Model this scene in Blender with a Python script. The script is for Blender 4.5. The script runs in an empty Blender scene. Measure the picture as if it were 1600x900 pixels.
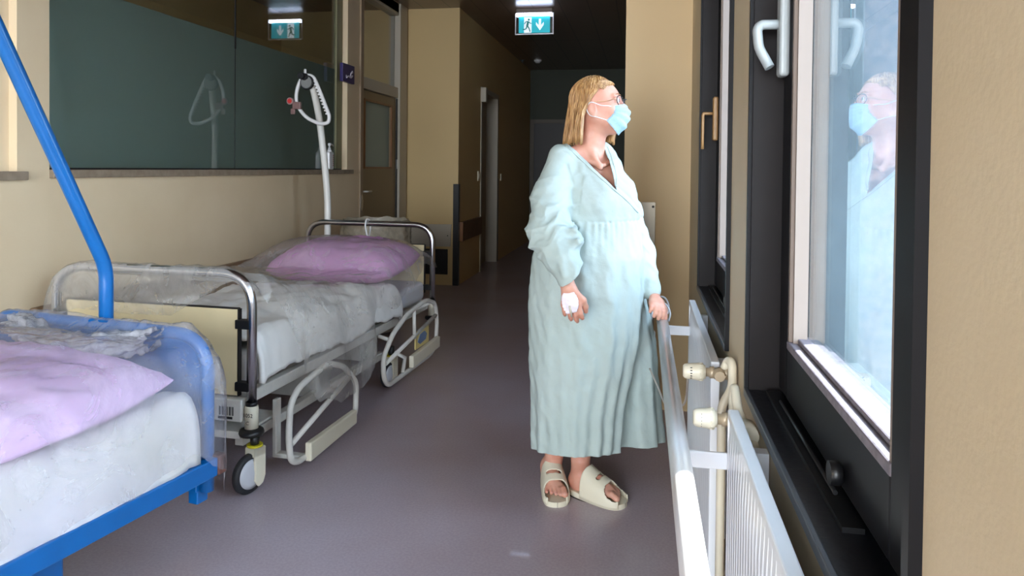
import bpy, bmesh, math, random
import numpy as np
from mathutils import Vector, Matrix, noise
random.seed(4)
PI = math.pi
scene = bpy.context.scene
COL = scene.collection

# ------------------------------------------------------------------ camera
FPX = 1150.0; YAW = math.radians(10.1); PITCH = math.radians(1.0); ROLL = math.radians(0.6); SHIFT = -167.07
CAM = Vector((0, 0, 1.30))
CR = Matrix.Rotation(YAW, 3, 'Z') @ Matrix.Rotation(PI/2-PITCH, 3, 'X') @ Matrix.Rotation(ROLL, 3, 'Z')
cd = bpy.data.cameras.new('camera'); cam = bpy.data.objects.new('camera', cd); COL.objects.link(cam)
cam.matrix_world = Matrix.Translation(CAM) @ CR.to_4x4()
cd.sensor_width = 36; cd.lens = 36*FPX/1600; cd.shift_y = SHIFT/1600; cd.clip_start = 0.02
scene.camera = cam
# ------------------------------------------------------------------ light
scene.view_settings.view_transform = 'Standard'; scene.view_settings.look = 'None'
scene.view_settings.gamma = 1.0; scene.view_settings.use_curve_mapping = False
scene.view_settings.exposure = 0.0
SKY_STRENGTH = 24.0
SKY_COLOR = (0.74, 0.86, 1.0)
SUN_STRENGTH = 40.0
w = bpy.data.worlds.new('sky'); scene.world = w; w.use_nodes = True
nt = w.node_tree; bg = nt.nodes['Background']
tc = nt.nodes.new('ShaderNodeTexCoord'); sp = nt.nodes.new('ShaderNodeSeparateXYZ'); rp = nt.nodes.new('ShaderNodeValToRGB')
nt.links.new(tc.outputs['Generated'], sp.inputs[0]); nt.links.new(sp.outputs['Z'], rp.inputs[0])
rp.color_ramp.elements[0].position = 0.0; rp.color_ramp.elements[0].color = (0.80, 0.86, 0.92, 1)
rp.color_ramp.elements[1].position = 0.5; rp.color_ramp.elements[1].color = (*SKY_COLOR, 1)
nt.links.new(rp.outputs[0], bg.inputs[0]); bg.inputs[1].default_value = SKY_STRENGTH
sd = bpy.data.lights.new('sun', 'SUN'); sd.energy = SUN_STRENGTH; sd.angle = math.radians(0.6); sd.color = (1.0, 0.95, 0.86)
sun = bpy.data.objects.new('sun', sd); COL.objects.link(sun)
sun.rotation_euler = Vector((-1.0, -0.55, -1.25)).to_track_quat('-Z', 'Y').to_euler()
try:
    scene.cycles.use_denoising = True
    scene.cycles.sample_clamp_indirect = 4.0
    scene.cycles.max_bounces = 10; scene.cycles.diffuse_bounces = 6; scene.cycles.transparent_max_bounces = 16
except Exception: pass

def portal(loc, sx, sy, rot):
    l = bpy.data.lights.new('daylight_portal', 'AREA'); l.shape = 'RECTANGLE'; l.size = sx; l.size_y = sy
    l.cycles.is_portal = True
    o = bpy.data.objects.new('daylight_portal', l); COL.objects.link(o); o.location = loc; o.rotation_euler = rot
PR = Vector((-1, 0, 0)).to_track_quat('-Z', 'Y').to_euler()
for (y0, y1) in ((.93, 1.66), (2.41, 3.17), (-0.95, -0.3), (-2.4, -1.4)):
    portal((0.42, (y0+y1)/2, 1.62), 1.6, y1-y0+.1, PR)
portal((-1.2, -4.06, 1.6), 2.6, 2.4, Vector((0, 1, 0)).to_track_quat('-Z', 'Z').to_euler())

# ------------------------------------------------------------------ helpers
def ray(px, py): return CR @ Vector(((px-800)/FPX, -(py-450-SHIFT)/FPX, -1.0))
def atX(px, py, X): d = ray(px, py); return CAM+d*(X/d.x)
def atY(px, py, Y): d = ray(px, py); return CAM+d*(Y/d.y)
def atD(px, py, D): return CAM+ray(px, py)*D

def lin(c): return tuple(((x/255)/12.92 if x/255 <= .04045 else ((x/255+.055)/1.055)**2.4) for x in c)
MATS = {}
def mat(name, rgb, rough=0.5, metal=0.0, var=0.0, vscale=8.0, bump=0.0, bscale=40.0, coat=0.0, spec=0.5, rgb2=None, emit=0.0, sss=0.0, stretch=None):
    if name in MATS: return MATS[name]
    m = bpy.data.materials.new(name); m.use_nodes = True; t = m.node_tree; n = t.nodes; b = n['Principled BSDF']
    c = lin(rgb); b.inputs['Base Color'].default_value = (*c, 1)
    b.inputs['Roughness'].default_value = rough; b.inputs['Metallic'].default_value = metal
    b.inputs['Specular IOR Level'].default_value = spec
    b.inputs['Coat Weight'].default_value = coat
    if sss: b.inputs['Subsurface Weight'].default_value = sss; b.inputs['Subsurface Radius'].default_value = (1, .35, .2); b.inputs['Subsurface Scale'].default_value = .01
    tcn = n.new('ShaderNodeTexCoord'); mp = n.new('ShaderNodeMapping'); t.links.new(tcn.outputs['Object'], mp.inputs[0])
    if stretch: mp.inputs['Scale'].default_value = stretch
    if var or rgb2:
        nz = n.new('ShaderNodeTexNoise'); nz.inputs['Scale'].default_value = vscale; nz.inputs['Detail'].default_value = 5
        t.links.new(mp.outputs[0], nz.inputs['Vector'])
        r = n.new('ShaderNodeValToRGB'); t.links.new(nz.outputs['Fac'], r.inputs[0])
        c2 = lin(rgb2) if rgb2 else tuple(x*(1-var) for x in c)
        r.color_ramp.elements[0].position = .35; r.color_ramp.elements[0].color = (*c2, 1)
        r.color_ramp.elements[1].position = .65; r.color_ramp.elements[1].color = (*c, 1)
        t.links.new(r.outputs[0], b.inputs['Base Color'])
    if bump:
        nb = n.new('ShaderNodeTexNoise'); nb.inputs['Scale'].default_value = bscale; nb.inputs['Detail'].default_value = 4
        t.links.new(mp.outputs[0], nb.inputs['Vector'])
        bp = n.new('ShaderNodeBump'); bp.inputs['Strength'].default_value = bump; bp.inputs['Distance'].default_value = .01
        t.links.new(nb.outputs['Fac'], bp.inputs['Height']); t.links.new(bp.outputs[0], b.inputs['Normal'])
    if emit: b.inputs['Emission Color'].default_value = (*c, 1); b.inputs['Emission Strength'].default_value = emit
    MATS[name] = m; return m

def fresnel(t, ior, normal=None):
    n = t.nodes; g = n.new('ShaderNodeNewGeometry'); mr = n.new('ShaderNodeMapRange'); mr.inputs[3].default_value = ior; mr.inputs[4].default_value = 1/ior
    t.links.new(g.outputs['Backfacing'], mr.inputs[0]); fr = n.new('ShaderNodeFresnel'); t.links.new(mr.outputs[0], fr.inputs[0])
    if normal is not None: t.links.new(normal, fr.inputs['Normal'])
    return fr
def glass_mat(name, tint, ior=1.5, boost=1.6, base=0.0, rough=0.0, haze=0.0, hazecol=(200, 215, 225)):
    m = bpy.data.materials.new(name); m.use_nodes = True; t = m.node_tree; n = t.nodes
    n.remove(n['Principled BSDF']); out = n['Material Output']
    tr = n.new('ShaderNodeBsdfTransparent'); tr.inputs[0].default_value = (*tint, 1)
    gl = n.new('ShaderNodeBsdfGlossy'); gl.inputs['Roughness'].default_value = rough; gl.inputs[0].default_value = (1, 1, 1, 1)
    fr = fresnel(t, ior)
    ml = n.new('ShaderNodeMath'); ml.operation = 'MULTIPLY_ADD'; ml.inputs[1].default_value = boost; ml.inputs[2].default_value = base; ml.use_clamp = True
    t.links.new(fr.outputs[0], ml.inputs[0])
    mx = n.new('ShaderNodeMixShader'); t.links.new(ml.outputs[0], mx.inputs[0])
    src = tr
    if haze:
        df = n.new('ShaderNodeBsdfDiffuse'); df.inputs[0].default_value = (*lin(hazecol), 1)
        tl = n.new('ShaderNodeBsdfTranslucent'); tl.inputs[0].default_value = (*lin(hazecol), 1)
        m0 = n.new('ShaderNodeMixShader'); m0.inputs[0].default_value = .5; t.links.new(df.outputs[0], m0.inputs[1]); t.links.new(tl.outputs[0], m0.inputs[2])
        nz = n.new('ShaderNodeTexNoise'); nz.inputs['Scale'].default_value = 6; nz.inputs['Detail'].default_value = 6
        tcn = n.new('ShaderNodeTexCoord'); t.links.new(tcn.outputs['Object'], nz.inputs['Vector'])
        mm = n.new('ShaderNodeMath'); mm.operation = 'MULTIPLY'; mm.inputs[1].default_value = haze*2; t.links.new(nz.outputs[0], mm.inputs[0])
        m1 = n.new('ShaderNodeMixShader'); t.links.new(mm.outputs[0], m1.inputs[0]); t.links.new(tr.outputs[0], m1.inputs[1]); t.links.new(m0.outputs[0], m1.inputs[2]); src = m1
    t.links.new(src.outputs[0], mx.inputs[1]); t.links.new(gl.outputs[0], mx.inputs[2]); t.links.new(mx.outputs[0], out.inputs[0])
    MATS[name] = m; return m

def film_mat(name, alpha=.30, col=(235, 235, 240), scale=9.0, crinkle=.6):
    m = bpy.data.materials.new(name); m.use_nodes = True; t = m.node_tree; n = t.nodes
    b = n['Principled BSDF']; out = n['Material Output']
    b.inputs['Base Color'].default_value = (*lin(col), 1); b.inputs['Roughness'].default_value = .22
    b.inputs['Specular IOR Level'].default_value = .8
    tr = n.new('ShaderNodeBsdfTransparent')
    gl = n.new('ShaderNodeBsdfGlossy'); gl.inputs['Roughness'].default_value = .16
    tl = n.new('ShaderNodeBsdfTranslucent'); tl.inputs[0].default_value = (*lin(col), 1)
    tcn = n.new('ShaderNodeTexCoord')
    nz = n.new('ShaderNodeTexNoise'); nz.inputs['Scale'].default_value = scale; nz.inputs['Detail'].default_value = 7; nz.inputs['Distortion'].default_value = 1.2
    nz.inputs['Roughness'].default_value = .6
    t.links.new(tcn.outputs['Object'], nz.inputs['Vector'])
    rr = n.new('ShaderNodeMapRange'); rr.inputs[1].default_value = .3; rr.inputs[2].default_value = .8; rr.inputs[3].default_value = alpha*.6; rr.inputs[4].default_value = alpha*1.6
    t.links.new(nz.outputs['Fac'], rr.inputs[0])
    # long crease lines + fine crinkle as bump
    vo = n.new('ShaderNodeTexVoronoi'); vo.feature = 'DISTANCE_TO_EDGE'; vo.inputs['Scale'].default_value = 11
    ds = n.new('ShaderNodeMixRGB'); ds.blend_type = 'LINEAR_LIGHT'; ds.inputs[0].default_value = .25
    t.links.new(tcn.outputs['Object'], ds.inputs[1]); t.links.new(nz.outputs['Color'], ds.inputs[2]); t.links.new(ds.outputs[0], vo.inputs['Vector'])
    n2 = n.new('ShaderNodeTexNoise'); n2.inputs['Scale'].default_value = 26; n2.inputs['Detail'].default_value = 4; n2.inputs['Distortion'].default_value = 2
    t.links.new(tcn.outputs['Object'], n2.inputs['Vector'])
    ad = n.new('ShaderNodeMath'); ad.operation = 'MULTIPLY_ADD'; ad.inputs[1].default_value = .7
    t.links.new(vo.outputs['Distance'], ad.inputs[0]); t.links.new(n2.outputs['Fac'], ad.inputs[2])
    bp = n.new('ShaderNodeBump'); bp.inputs['Strength'].default_value = crinkle; bp.inputs['Distance'].default_value = .004
    t.links.new(ad.outputs[0], bp.inputs['Height'])
    for x in (b, gl, tl): t.links.new(bp.outputs[0], x.inputs['Normal'])
    mdt = n.new('ShaderNodeMixShader'); mdt.inputs[0].default_value = .45; t.links.new(b.outputs[0], mdt.inputs[1]); t.links.new(tl.outputs[0], mdt.inputs[2])
    m1 = n.new('ShaderNodeMixShader'); t.links.new(rr.outputs[0], m1.inputs[0]); t.links.new(tr.outputs[0], m1.inputs[1]); t.links.new(mdt.outputs[0], m1.inputs[2])
    fr = fresnel(t, 1.22, bp.outputs[0])
    m2 = n.new('ShaderNodeMixShader'); t.links.new(fr.outputs[0], m2.inputs[0]); t.links.new(m1.outputs[0], m2.inputs[1]); t.links.new(gl.outputs[0], m2.inputs[2])
    t.links.new(m2.outputs[0], out.inputs[0]); MATS[name] = m; return m

class MB:
    def __init__(s): s.v = []; s.f = []; s.sm = []
    def add(s, vs, fs, smooth=False):
        o = len(s.v); s.v += [tuple(p) for p in vs]; s.f += [tuple(i+o for i in f) for f in fs]; s.sm += [smooth]*len(fs); return s
    def box(s, lo, hi, rot=None, piv=None):
        x0, y0, z0 = lo; x1, y1, z1 = hi
        vs = [Vector(p) for p in ((x0,y0,z0),(x1,y0,z0),(x1,y1,z0),(x0,y1,z0),(x0,y0,z1),(x1,y0,z1),(x1,y1,z1),(x0,y1,z1))]
        if rot is not None:
            c = Vector(piv) if piv is not None else sum(vs, Vector())/8
            vs = [c+rot @ (p-c) for p in vs]
        return s.add(vs, [(3,2,1,0),(4,5,6,7),(0,1,5,4),(1,2,6,5),(2,3,7,6),(3,0,4,7)])
    def tube(s, pts, r, n=14, closed=False, caps=True, flat=1.0, up=None):
        pts = [Vector(p) for p in pts]; N = len(pts)
        rr = r if isinstance(r, (list, tuple)) else [r]*N
        tans = []
        for i in range(N):
            a = pts[(i-1) % N] if (closed or i > 0) else pts[0]; b = pts[(i+1) % N] if (closed or i < N-1) else pts[-1]
            tans.append((b-a).normalized() if (b-a).length > 1e-9 else Vector((0,0,1)))
        u = Vector(up) if up is not None else (Vector((0,0,1)) if abs(tans[0].z) < .9 else Vector((1,0,0)))
        vs = []; fs = []
        for i in range(N):
            t = tans[i]; u = (u-t*u.dot(t));
            if u.length < 1e-6: u = t.orthogonal()
            u.normalize(); b = t.cross(u)
            for k in range(n):
                a = 2*PI*k/n; vs.append(pts[i]+(u*math.cos(a)*flat+b*math.sin(a))*rr[i])
        M = N if closed else N-1
        for i in range(M):
            for k in range(n):
                a = i*n+k; b_ = i*n+(k+1) % n; c = ((i+1) % N)*n+(k+1) % n; d = ((i+1) % N)*n+k
                fs.append((a, d, c, b_)[::-1])
        s.add(vs, fs, True)
        if caps and not closed:
            o = len(s.v)-len(vs)
            s.f.append(tuple(o+k for k in range(n))[::-1]); s.sm.append(False)
            s.f.append(tuple(o+(N-1)*n+k for k in range(n))); s.sm.append(False)
        return s
    def lathe(s, prof, c=(0,0,0), axis='z', n=28, caps=True):
        # prof: list of (r, h)
        vs = []; fs = []; c = Vector(c)
        for (r, h) in prof:
            for k in range(n):
                a = 2*PI*k/n; x, y = r*math.cos(a), r*math.sin(a)
                p = {'z': (x, y, h), 'x': (h, x, y), 'y': (y, h, x)}[axis]; vs.append(c+Vector(p))
        for i in range(len(prof)-1):
            for k in range(n): fs.append((i*n+k, i*n+(k+1) % n, (i+1)*n+(k+1) % n, (i+1)*n+k))
        s.add(vs, fs, True)
        if caps:
            o = len(s.v)-len(vs); L = (len(prof)-1)*n
            s.f.append(tuple(o+k for k in range(n))[::-1]); s.sm.append(False); s.f.append(tuple(o+L+k for k in range(n))); s.sm.append(False)
        return s
    def prism(s, poly, a0, a1, axis='z'):
        n = len(poly)
        def P(u, v, h): return {'z': (u, v, h), 'x': (h, u, v), 'y': (v, h, u)}[axis]
        vs = [P(u, v, a0) for u, v in poly]+[P(u, v, a1) for u, v in poly]
        fs = [tuple(range(n))[::-1], tuple(range(n, 2*n))]+[(i, (i+1) % n, n+(i+1) % n, n+i) for i in range(n)]
        return s.add(vs, fs)
    def grid(s, fn, nu, nv, closed_u=False, smooth=True):
        vs = [fn(i/(nu if closed_u else nu-1), j/(nv-1)) for i in range(nu) for j in range(nv)]; fs = []
        for i in range(nu if closed_u else nu-1):
            for j in range(nv-1):
                i2 = (i+1) % nu; fs.append((i*nv+j, i2*nv+j, i2*nv+j+1, i*nv+j+1))
        return s.add(vs, fs, smooth)
    def build(s, name, m, parent=None, bevel=0.0, solid=0.0, subs=0, seg=2, soff=-1, **kw):
        me = bpy.data.meshes.new(name); me.from_pydata([tuple(p) for p in s.v], [], s.f); me.update()
        me.polygons.foreach_set('use_smooth', s.sm)
        if m: me.materials.append(m)
        o = bpy.data.objects.new(name, me); COL.objects.link(o)
        if parent: o.parent = parent
        if solid: q = o.modifiers.new('solid', 'SOLIDIFY'); q.thickness = solid; q.offset = soff
        if bevel: q = o.modifiers.new('bevel', 'BEVEL'); q.width = bevel; q.segments = seg; q.limit_method = 'ANGLE'; q.angle_limit = math.radians(35); q.harden_normals = False
        if subs: q = o.modifiers.new('subs', 'SUBSURF'); q.levels = subs; q.render_levels = subs
        for k, v in kw.items(): o[k] = v
        return o

def fillet(pts, r, n=6, closed=False):
    pts = [Vector(p) for p in pts]; out = []; N = len(pts)
    for i, p in enumerate(pts):
        if not closed and i in (0, N-1): out.append(p); continue
        a = pts[(i-1) % N]; b = pts[(i+1) % N]; rr = min(r, (a-p).length*.48, (b-p).length*.48)
        p0 = p+(a-p).normalized()*rr; p1 = p+(b-p).normalized()*rr
        for k in range(n+1):
            t = k/n; out.append(p0*(1-t)**2+p*2*t*(1-t)+p1*t*t)
    return out
def smoothpath(pts, n=8):
    pts = [Vector(p) for p in pts]; out = []
    P = [pts[0]*2-pts[1]]+pts+[pts[-1]*2-pts[-2]]
    for i in range(1, len(P)-2):
        for k in range(n):
            t = k/n; a, b, c, d = P[i-1:i+3]
            out.append(.5*((2*b)+(c-a)*t+(2*a-5*b+4*c-d)*t*t+(3*b-a-3*c+d)*t**3))
    out.append(pts[-1]); return out

def thing(name, label, cat, loc=(0,0,0), rz=0, group=None):
    o = bpy.data.objects.new(name, None); COL.objects.link(o); o.location = loc; o.rotation_euler = (0, 0, rz); o.empty_display_size = .1
    o['label'] = label; o['category'] = cat
    if group: o['group'] = group
    return o
def tag(o, label, cat, group=None):
    o['label'] = label; o['category'] = cat
    if group: o['group'] = group
    return o
def struct(o, label=None):
    o['kind'] = 'structure'
    if label: o['label'] = label
    return o
def copy_tree(o, parent=None):
    c = o.copy(); COL.objects.link(c); c.parent = parent
    for ch in list(o.children): copy_tree(ch, c)
    return c
def sempty(name, loc=(0,0,0), label=None):
    o = bpy.data.objects.new(name, None); COL.objects.link(o); o.location = loc; o['kind'] = 'structure'
    if label: o['label'] = label
    return o

# ------------------------------------------------------------------ materials
M_wall = mat('cream_wall_paint', (192, 176, 146), .55, bump=.05, bscale=120, var=.05, vscale=3, rgb2=(187, 170, 139))
M_wall2 = mat('ochre_wall_paint', (204, 176, 124), .55, bump=.05, bscale=120)
M_green = mat('dark_green_wall', (42, 48, 30), .6)
M_brown = mat('dark_brown_window_metal', (20, 13, 12), .5, spec=.2, var=.2, vscale=20)
M_black = mat('black_window_metal', (14, 13, 16), .5, spec=.2)
M_sill = mat('black_sill_plate', (12, 13, 20), .35, bump=.1, bscale=60)
M_edge = mat('grey_metal_edge', (98, 104, 112), .35, metal=.6)
M_gask = mat('beige_glazing_gasket', (130, 116, 106), .6)
M_alu = mat('silver_spacer', (205, 205, 212), .35, metal=.4)
M_stone = mat('terrazzo_stone', (118, 115, 121), .7, rgb2=(86, 94, 106), vscale=55)
M_grey = mat('grey_handle_plastic', (150, 155, 155), .35)
M_ochre = mat('ochre_handle_metal', (150, 112, 70), .4)
M_taupe = mat('taupe_door_frame', (150, 128, 104), .5)
M_wfr = mat('pale_grey_door_post', (180, 172, 156), .45)
M_leaf = mat('taupe_door_leaf', (138, 118, 88), .5)
M_orange = mat('varnished_wood_trim', (140, 92, 52), .4, var=.3, vscale=6, stretch=(1, 8, 1))
M_film = mat('green_frosted_glass', (140, 160, 153), .4)
M_railw = mat('brown_bumper_rail', (132, 104, 78), .45, var=.15, stretch=(8, 1, 8))
M_dark = mat('dark_rubber', (24, 20, 20), .55)
M_blk = mat('black_plastic', (16, 16, 18), .4)
M_chrome = mat('chrome_tube', (205, 205, 210), .22, metal=1.0, bump=.03, bscale=300)
M_steel = mat('brushed_steel_plate', (165, 155, 140), .38, metal=.8, bump=.05, bscale=200, stretch=(1, 1, .05))
M_white = mat('white_enamel', (226, 226, 228), .3, coat=.2)
M_rad = mat('radiator_white_enamel', (225, 228, 232), .3, coat=.3)
M_cream = mat('cream_panel', (226, 208, 165), .45, var=.04)
M_ivory = mat('ivory_plastic', (222, 214, 192), .4)
M_bedw = mat('white_painted_steel', (212, 208, 200), .4, var=.06, vscale=30)
M_yel = mat('yellow_ring', (205, 190, 30), .4)
M_blue = mat('blue_enamel', (0, 94, 164), .32, coat=.3, var=.1, vscale=12)
M_rust = mat('rusty_brown_plug', (96, 58, 48), .7, var=.4, vscale=60)
M_tyre = mat('grey_black_tyre', (34, 34, 38), .6)
M_hub = mat('pale_grey_wheel_disc', (190, 190, 195), .4)
M_sheet = mat('white_cotton', (206, 206, 216), .8, bump=.12, bscale=9, rgb2=(204, 202, 196), vscale=2.5)
M_pillow = mat('lilac_cotton', (206, 152, 200), .8, bump=.2, bscale=10, rgb2=(198, 144, 194), vscale=5)
M_pillow2 = mat('pale_lilac_cotton', (212, 180, 218), .8, bump=.2, bscale=10, rgb2=(205, 170, 212), vscale=5)
M_wtube = mat('white_pole_enamel', (214, 212, 206), .35, coat=.2)
M_strap = mat('white_plastic_strap', (222, 220, 220), .4)
M_red = mat('red_button', (190, 40, 40), .4)
M_bag = film_mat('translucent_bin_liner', .75, (225, 215, 195), 5, .5)
M_wrap = film_mat('clear_plastic_wrap', .27, (250, 247, 243), 4.5, .6)
M_wrap2 = film_mat('clear_plastic_wrap_near', .28, (240, 238, 246), 4.5, .6)
M_fab = mat('mint_gown_cotton', (174, 187, 183), .9, bump=.08, bscale=220, rgb2=(169, 183, 178), vscale=4, spec=.2)
M_skin = mat('skin', (212, 160, 138), .5, var=.1, vscale=14, rgb2=(202, 140, 118), sss=.12, bump=.05, bscale=120)
M_hair = mat('blonde_hair', (206, 163, 108), .42, rgb2=(142, 97, 52), vscale=14, stretch=(13, 13, .9), spec=.6)
M_mask = mat('light_blue_mask_fabric', (160, 194, 212), .75, bump=.15, bscale=200)
M_sandal = mat('ivory_foam_rubber', (222, 214, 190), .55, bump=.05, bscale=150)
M_sole = mat('dark_sole_line', (70, 62, 55), .7)
M_gauze = mat('white_gauze', (235, 225, 232), .8, bump=.6, bscale=60)
M_glassfr = mat('black_spectacle_frame', (16, 12, 16), .25)
M_gold = mat('pale_gold_temple', (205, 165, 130), .3, metal=.7)
M_eye = mat('eye_white', (225, 215, 210), .2)
M_navy = mat('navy_sign_plate', (38, 24, 92), .4)
M_sym = mat('white_symbol', (205, 200, 215), .5)
G_win = glass_mat('window_glass', (.93, .96, .98), 1.5, 1.2, .0, 0, haze=.02)
G_tint = glass_mat('light_cutting_window_glass', (.80, .85, .88), 1.5, 1.6, .0, 0, haze=.026, hazecol=(165, 205, 222))  # tint added to cut daylight on the gown; blue haze paints outdoor brightness
G_far = glass_mat('far_light_cutting_glass', (.68, .72, .76), 1.5, 1.15, .0, 0, haze=.03, hazecol=(165, 205, 222))  # heavier tint added only to dim light from the far window
G_int = glass_mat('interior_glass', (.96, .98, .97), 1.5, 1.3, .01)
G_lens = glass_mat('lens_glass', (.97, .97, .97), 1.5, 1, 0)
G_sign = glass_mat('acrylic_plate', (.85, .9, .9), 1.5, 1, 0)

# floor: speckled linoleum
def floor_mat():
    m = mat('speckled_linoleum', (140, 124, 128), .34, coat=.12, spec=.5); t = m.node_tree; n = t.nodes; b = n['Principled BSDF']
    tcn = n.new('ShaderNodeTexCoord')
    a = n.new('ShaderNodeTexNoise'); a.inputs['Scale'].default_value = 110; a.inputs['Detail'].default_value = 3
    c = n.new('ShaderNodeTexNoise'); c.inputs['Scale'].default_value = 1.3; c.inputs['Detail'].default_value = 3
    t.links.new(tcn.outputs['Object'], a.inputs['Vector']); t.links.new(tcn.outputs['Object'], c.inputs['Vector'])
    r = n.new('ShaderNodeValToRGB'); r.color_ramp.elements[0].position = .38; r.color_ramp.elements[1].position = .62
    r.color_ramp.elements[0].color = (*lin((166, 153, 162)), 1); r.color_ramp.elements[1].color = (*lin((175, 163, 171)), 1)
    t.links.new(a.outputs['Fac'], r.inputs[0])
    r2 = n.new('ShaderNodeValToRGB'); r2.color_ramp.elements[0].position = .4; r2.color_ramp.elements[1].position = .6
    r2.color_ramp.elements[0].color = (.92, .86, .82, 1); r2.color_ramp.elements[1].color = (1, 1, 1, 1)
    t.links.new(c.outputs['Fac'], r2.inputs[0])
    mx = n.new('ShaderNodeMixRGB'); mx.blend_type = 'MULTIPLY'; mx.inputs[0].default_value = 1
    t.links.new(r.outputs[0], mx.inputs[1]); t.links.new(r2.outputs[0], mx.inputs[2]); t.links.new(mx.outputs[0], b.inputs['Base Color'])
    bp = n.new('ShaderNodeBump'); bp.inputs['Strength'].default_value = .04; t.links.new(c.outputs['Fac'], bp.inputs['Height']); t.links.new(bp.outputs[0], b.inputs['Normal'])
    return m
def ceil_mat():
    m = mat('brown_metal_ceiling_planks', (74, 60, 52), .3, coat=.1); t = m.node_tree; n = t.nodes; b = n['Principled BSDF']
    tcn = n.new('ShaderNodeTexCoord'); s = n.new('ShaderNodeSeparateXYZ'); t.links.new(tcn.outputs['Object'], s.inputs[0])
    def line(out, per, wd, off):
        a = n.new('ShaderNodeMath'); a.operation = 'ADD'; a.inputs[1].default_value = off; t.links.new(out, a.inputs[0])
        f = n.new('ShaderNodeMath'); f.operation = 'PINGPONG'; f.inputs[1].default_value = per/2; t.links.new(a.outputs[0], f.inputs[0])
        g = n.new('ShaderNodeMath'); g.operation = 'GREATER_THAN'; g.inputs[1].default_value = wd; t.links.new(f.outputs[0], g.inputs[0]); return g.outputs[0]
    l1 = line(s.outputs['X'], .3, .005, .0); l2 = line(s.outputs['Y'], 3.0, .008, 2.0)
    mu = n.new('ShaderNodeMath'); mu.operation = 'MULTIPLY'; t.links.new(l1, mu.inputs[0]); t.links.new(l2, mu.inputs[1])
    mx = n.new('ShaderNodeMixRGB'); t.links.new(mu.outputs[0], mx.inputs[0]); mx.inputs[1].default_value = (.004, .003, .003, 1); mx.inputs[2].default_value = (*lin((104, 84, 70)), 1)
    t.links.new(mx.outputs[0], b.inputs['Base Color']); return m

# ------------------------------------------------------------------ room shell
LX, RX, JX, NX = -2.6, 0.25, -0.102, -2.0
JY = 4.05      # left wall, window wall, jutting wall, narrow corridor wall
CZ = 3.05
struct(MB().box((-4.2, -4.2, -.12), (1.0, 13.4, 0)).build('floor', floor_mat()), 'grey speckled linoleum corridor floor')
struct(MB().box((-4.2, -4.2, CZ), (1.0, 13.4, CZ+.15)).build('ceiling', ceil_mat()), 'dark brown metal plank ceiling')
# left wall with interior window openings: lower part, piers, upper part
b = MB()
b.box((-2.75, -4.1, 0), (LX, 6.49, 1.235))
b.box((-2.75, -4.1, 2.95), (LX, 7.86, CZ))
b.box((-2.75, 2.69, 1.235), (LX, 2.862, 2.95)); b.box((-2.75, 2.62, 1.235), (LX-.04, 2.69, 2.95))
b.box((-2.75, 6.20, 1.235), (LX, 6.30, 2.95)); b.box((-2.75, -4.1, 1.235), (LX, .35, 2.95))
b.box((-2.75, 6.30, 1.235), (LX-.005, 6.49, 2.95))
struct(b.build('wall_left', mat('pale_cream_wall_paint', (224, 203, 170), .55, bump=.05, bscale=120, rgb2=(219, 197, 163), vscale=3)), 'cream left corridor wall below and between interior windows')
struct(MB().box((-2.9, 7.86, 0), (NX, 8.96, CZ)).box((-2.9, 10.06, 0), (NX, 13.1, CZ)).box((-2.9, 8.96, 2.31), (NX, 10.06, CZ)).build('wall_left_far', M_wall2), 'ochre projecting wall block along the dark far corridor')
struct(MB().box((-4.2, 13.0, 0), (1.0, 13.15, CZ)).build('wall_back', M_green), 'dark green wall at the far end of the corridor')
struct(MB().box((JX, JY, 0), (.9, 13.0, CZ)).build('wall_right_far', mat('warm_cream_wall_paint', (200, 172, 128), .55, bump=.05, bscale=120)), 'cream wall corner jutting out behind the patient')
WIN = [(0.72, 1.77), (2.20, 3.30), (-1.2, -0.15), (-2.6, -1.3)]
WZ0, WZ1 = 0.79, 2.42
b = MB()
ys = sorted(WIN); e = -4.1
b.box((RX, -4.1, 0), (.55, 4.05, WZ0)); b.box((RX, -4.1, WZ1), (.55, 4.05, CZ))
for (a, c) in ys: b.box((RX, e, WZ0), (.55, a, WZ1)); e = c
b.box((RX, e, WZ0), (.55, 4.05, WZ1))
struct(b.build('wall_right', M_wall), 'cream window wall')
b = MB(); b.box((-2.75, -4.15, 0), (.55, -4.0, .45)); b.box((-2.75, -4.15, 2.85), (.55, -4.0, CZ)); b.box((-2.75, -4.15, .45), (-2.5, -4.0, 2.85)); b.box((.1, -4.15, .45), (.55, -4.0, 2.85))
struct(b.build('wall_front', M_wall))
# dim ward behind interior windows
struct(MB().box((-4.2, -4.1, 0), (-4.1, 7.86, CZ)).build('wall_ward', M_wall2)); struct(MB().box((-4.1, 7.86, 0), (-2.9, 7.95, CZ)).box((-4.1, -4.2, 0), (-2.75, -4.1, CZ)).build('wall_ward_end', M_wall2))

# interior windows of the left wall
def int_window(n, y0, y1, joints, lab):
    o = sempty('window_%d' % n, (LX, y0, 1.235), lab)
    L = y1-y0
    fz = 2.148-1.235; top = 2.95-1.235
    MB().box((-.07, 0, .03), (-.062, L, fz)).build('frosted_pane', M_film, o)
    MB().box((-.062, 0, .03), (-.058, L, top)).build('glass_pane', G_int, o)
    b = MB()
    for j in joints: b.box((-.059, j-y0-.006, fz-.08), (-.054, j-y0+.006, top)); b.box((-.059, j-y0-.002, .03), (-.056, j-y0+.002, fz-.08))
    b.box((-.075, 0, .03), (-.05, L, .045)); b.box((-.075, L-.015, .03), (-.05, L, top)); b.box((-.075, 0, .03), (-.05, .012, top))
    b.build('window_gasket', M_dark, o)
    if n == 1: MB().box((-.075, L-.13, .045), (-.045, L-.015, top)).build('window_frame', mat('olive_window_frame', (128, 124, 92), .5), o)
    return o
int_window(1, 2.862, 6.20, (4.467,), 'long interior window with green frosted lower pane')
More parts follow.
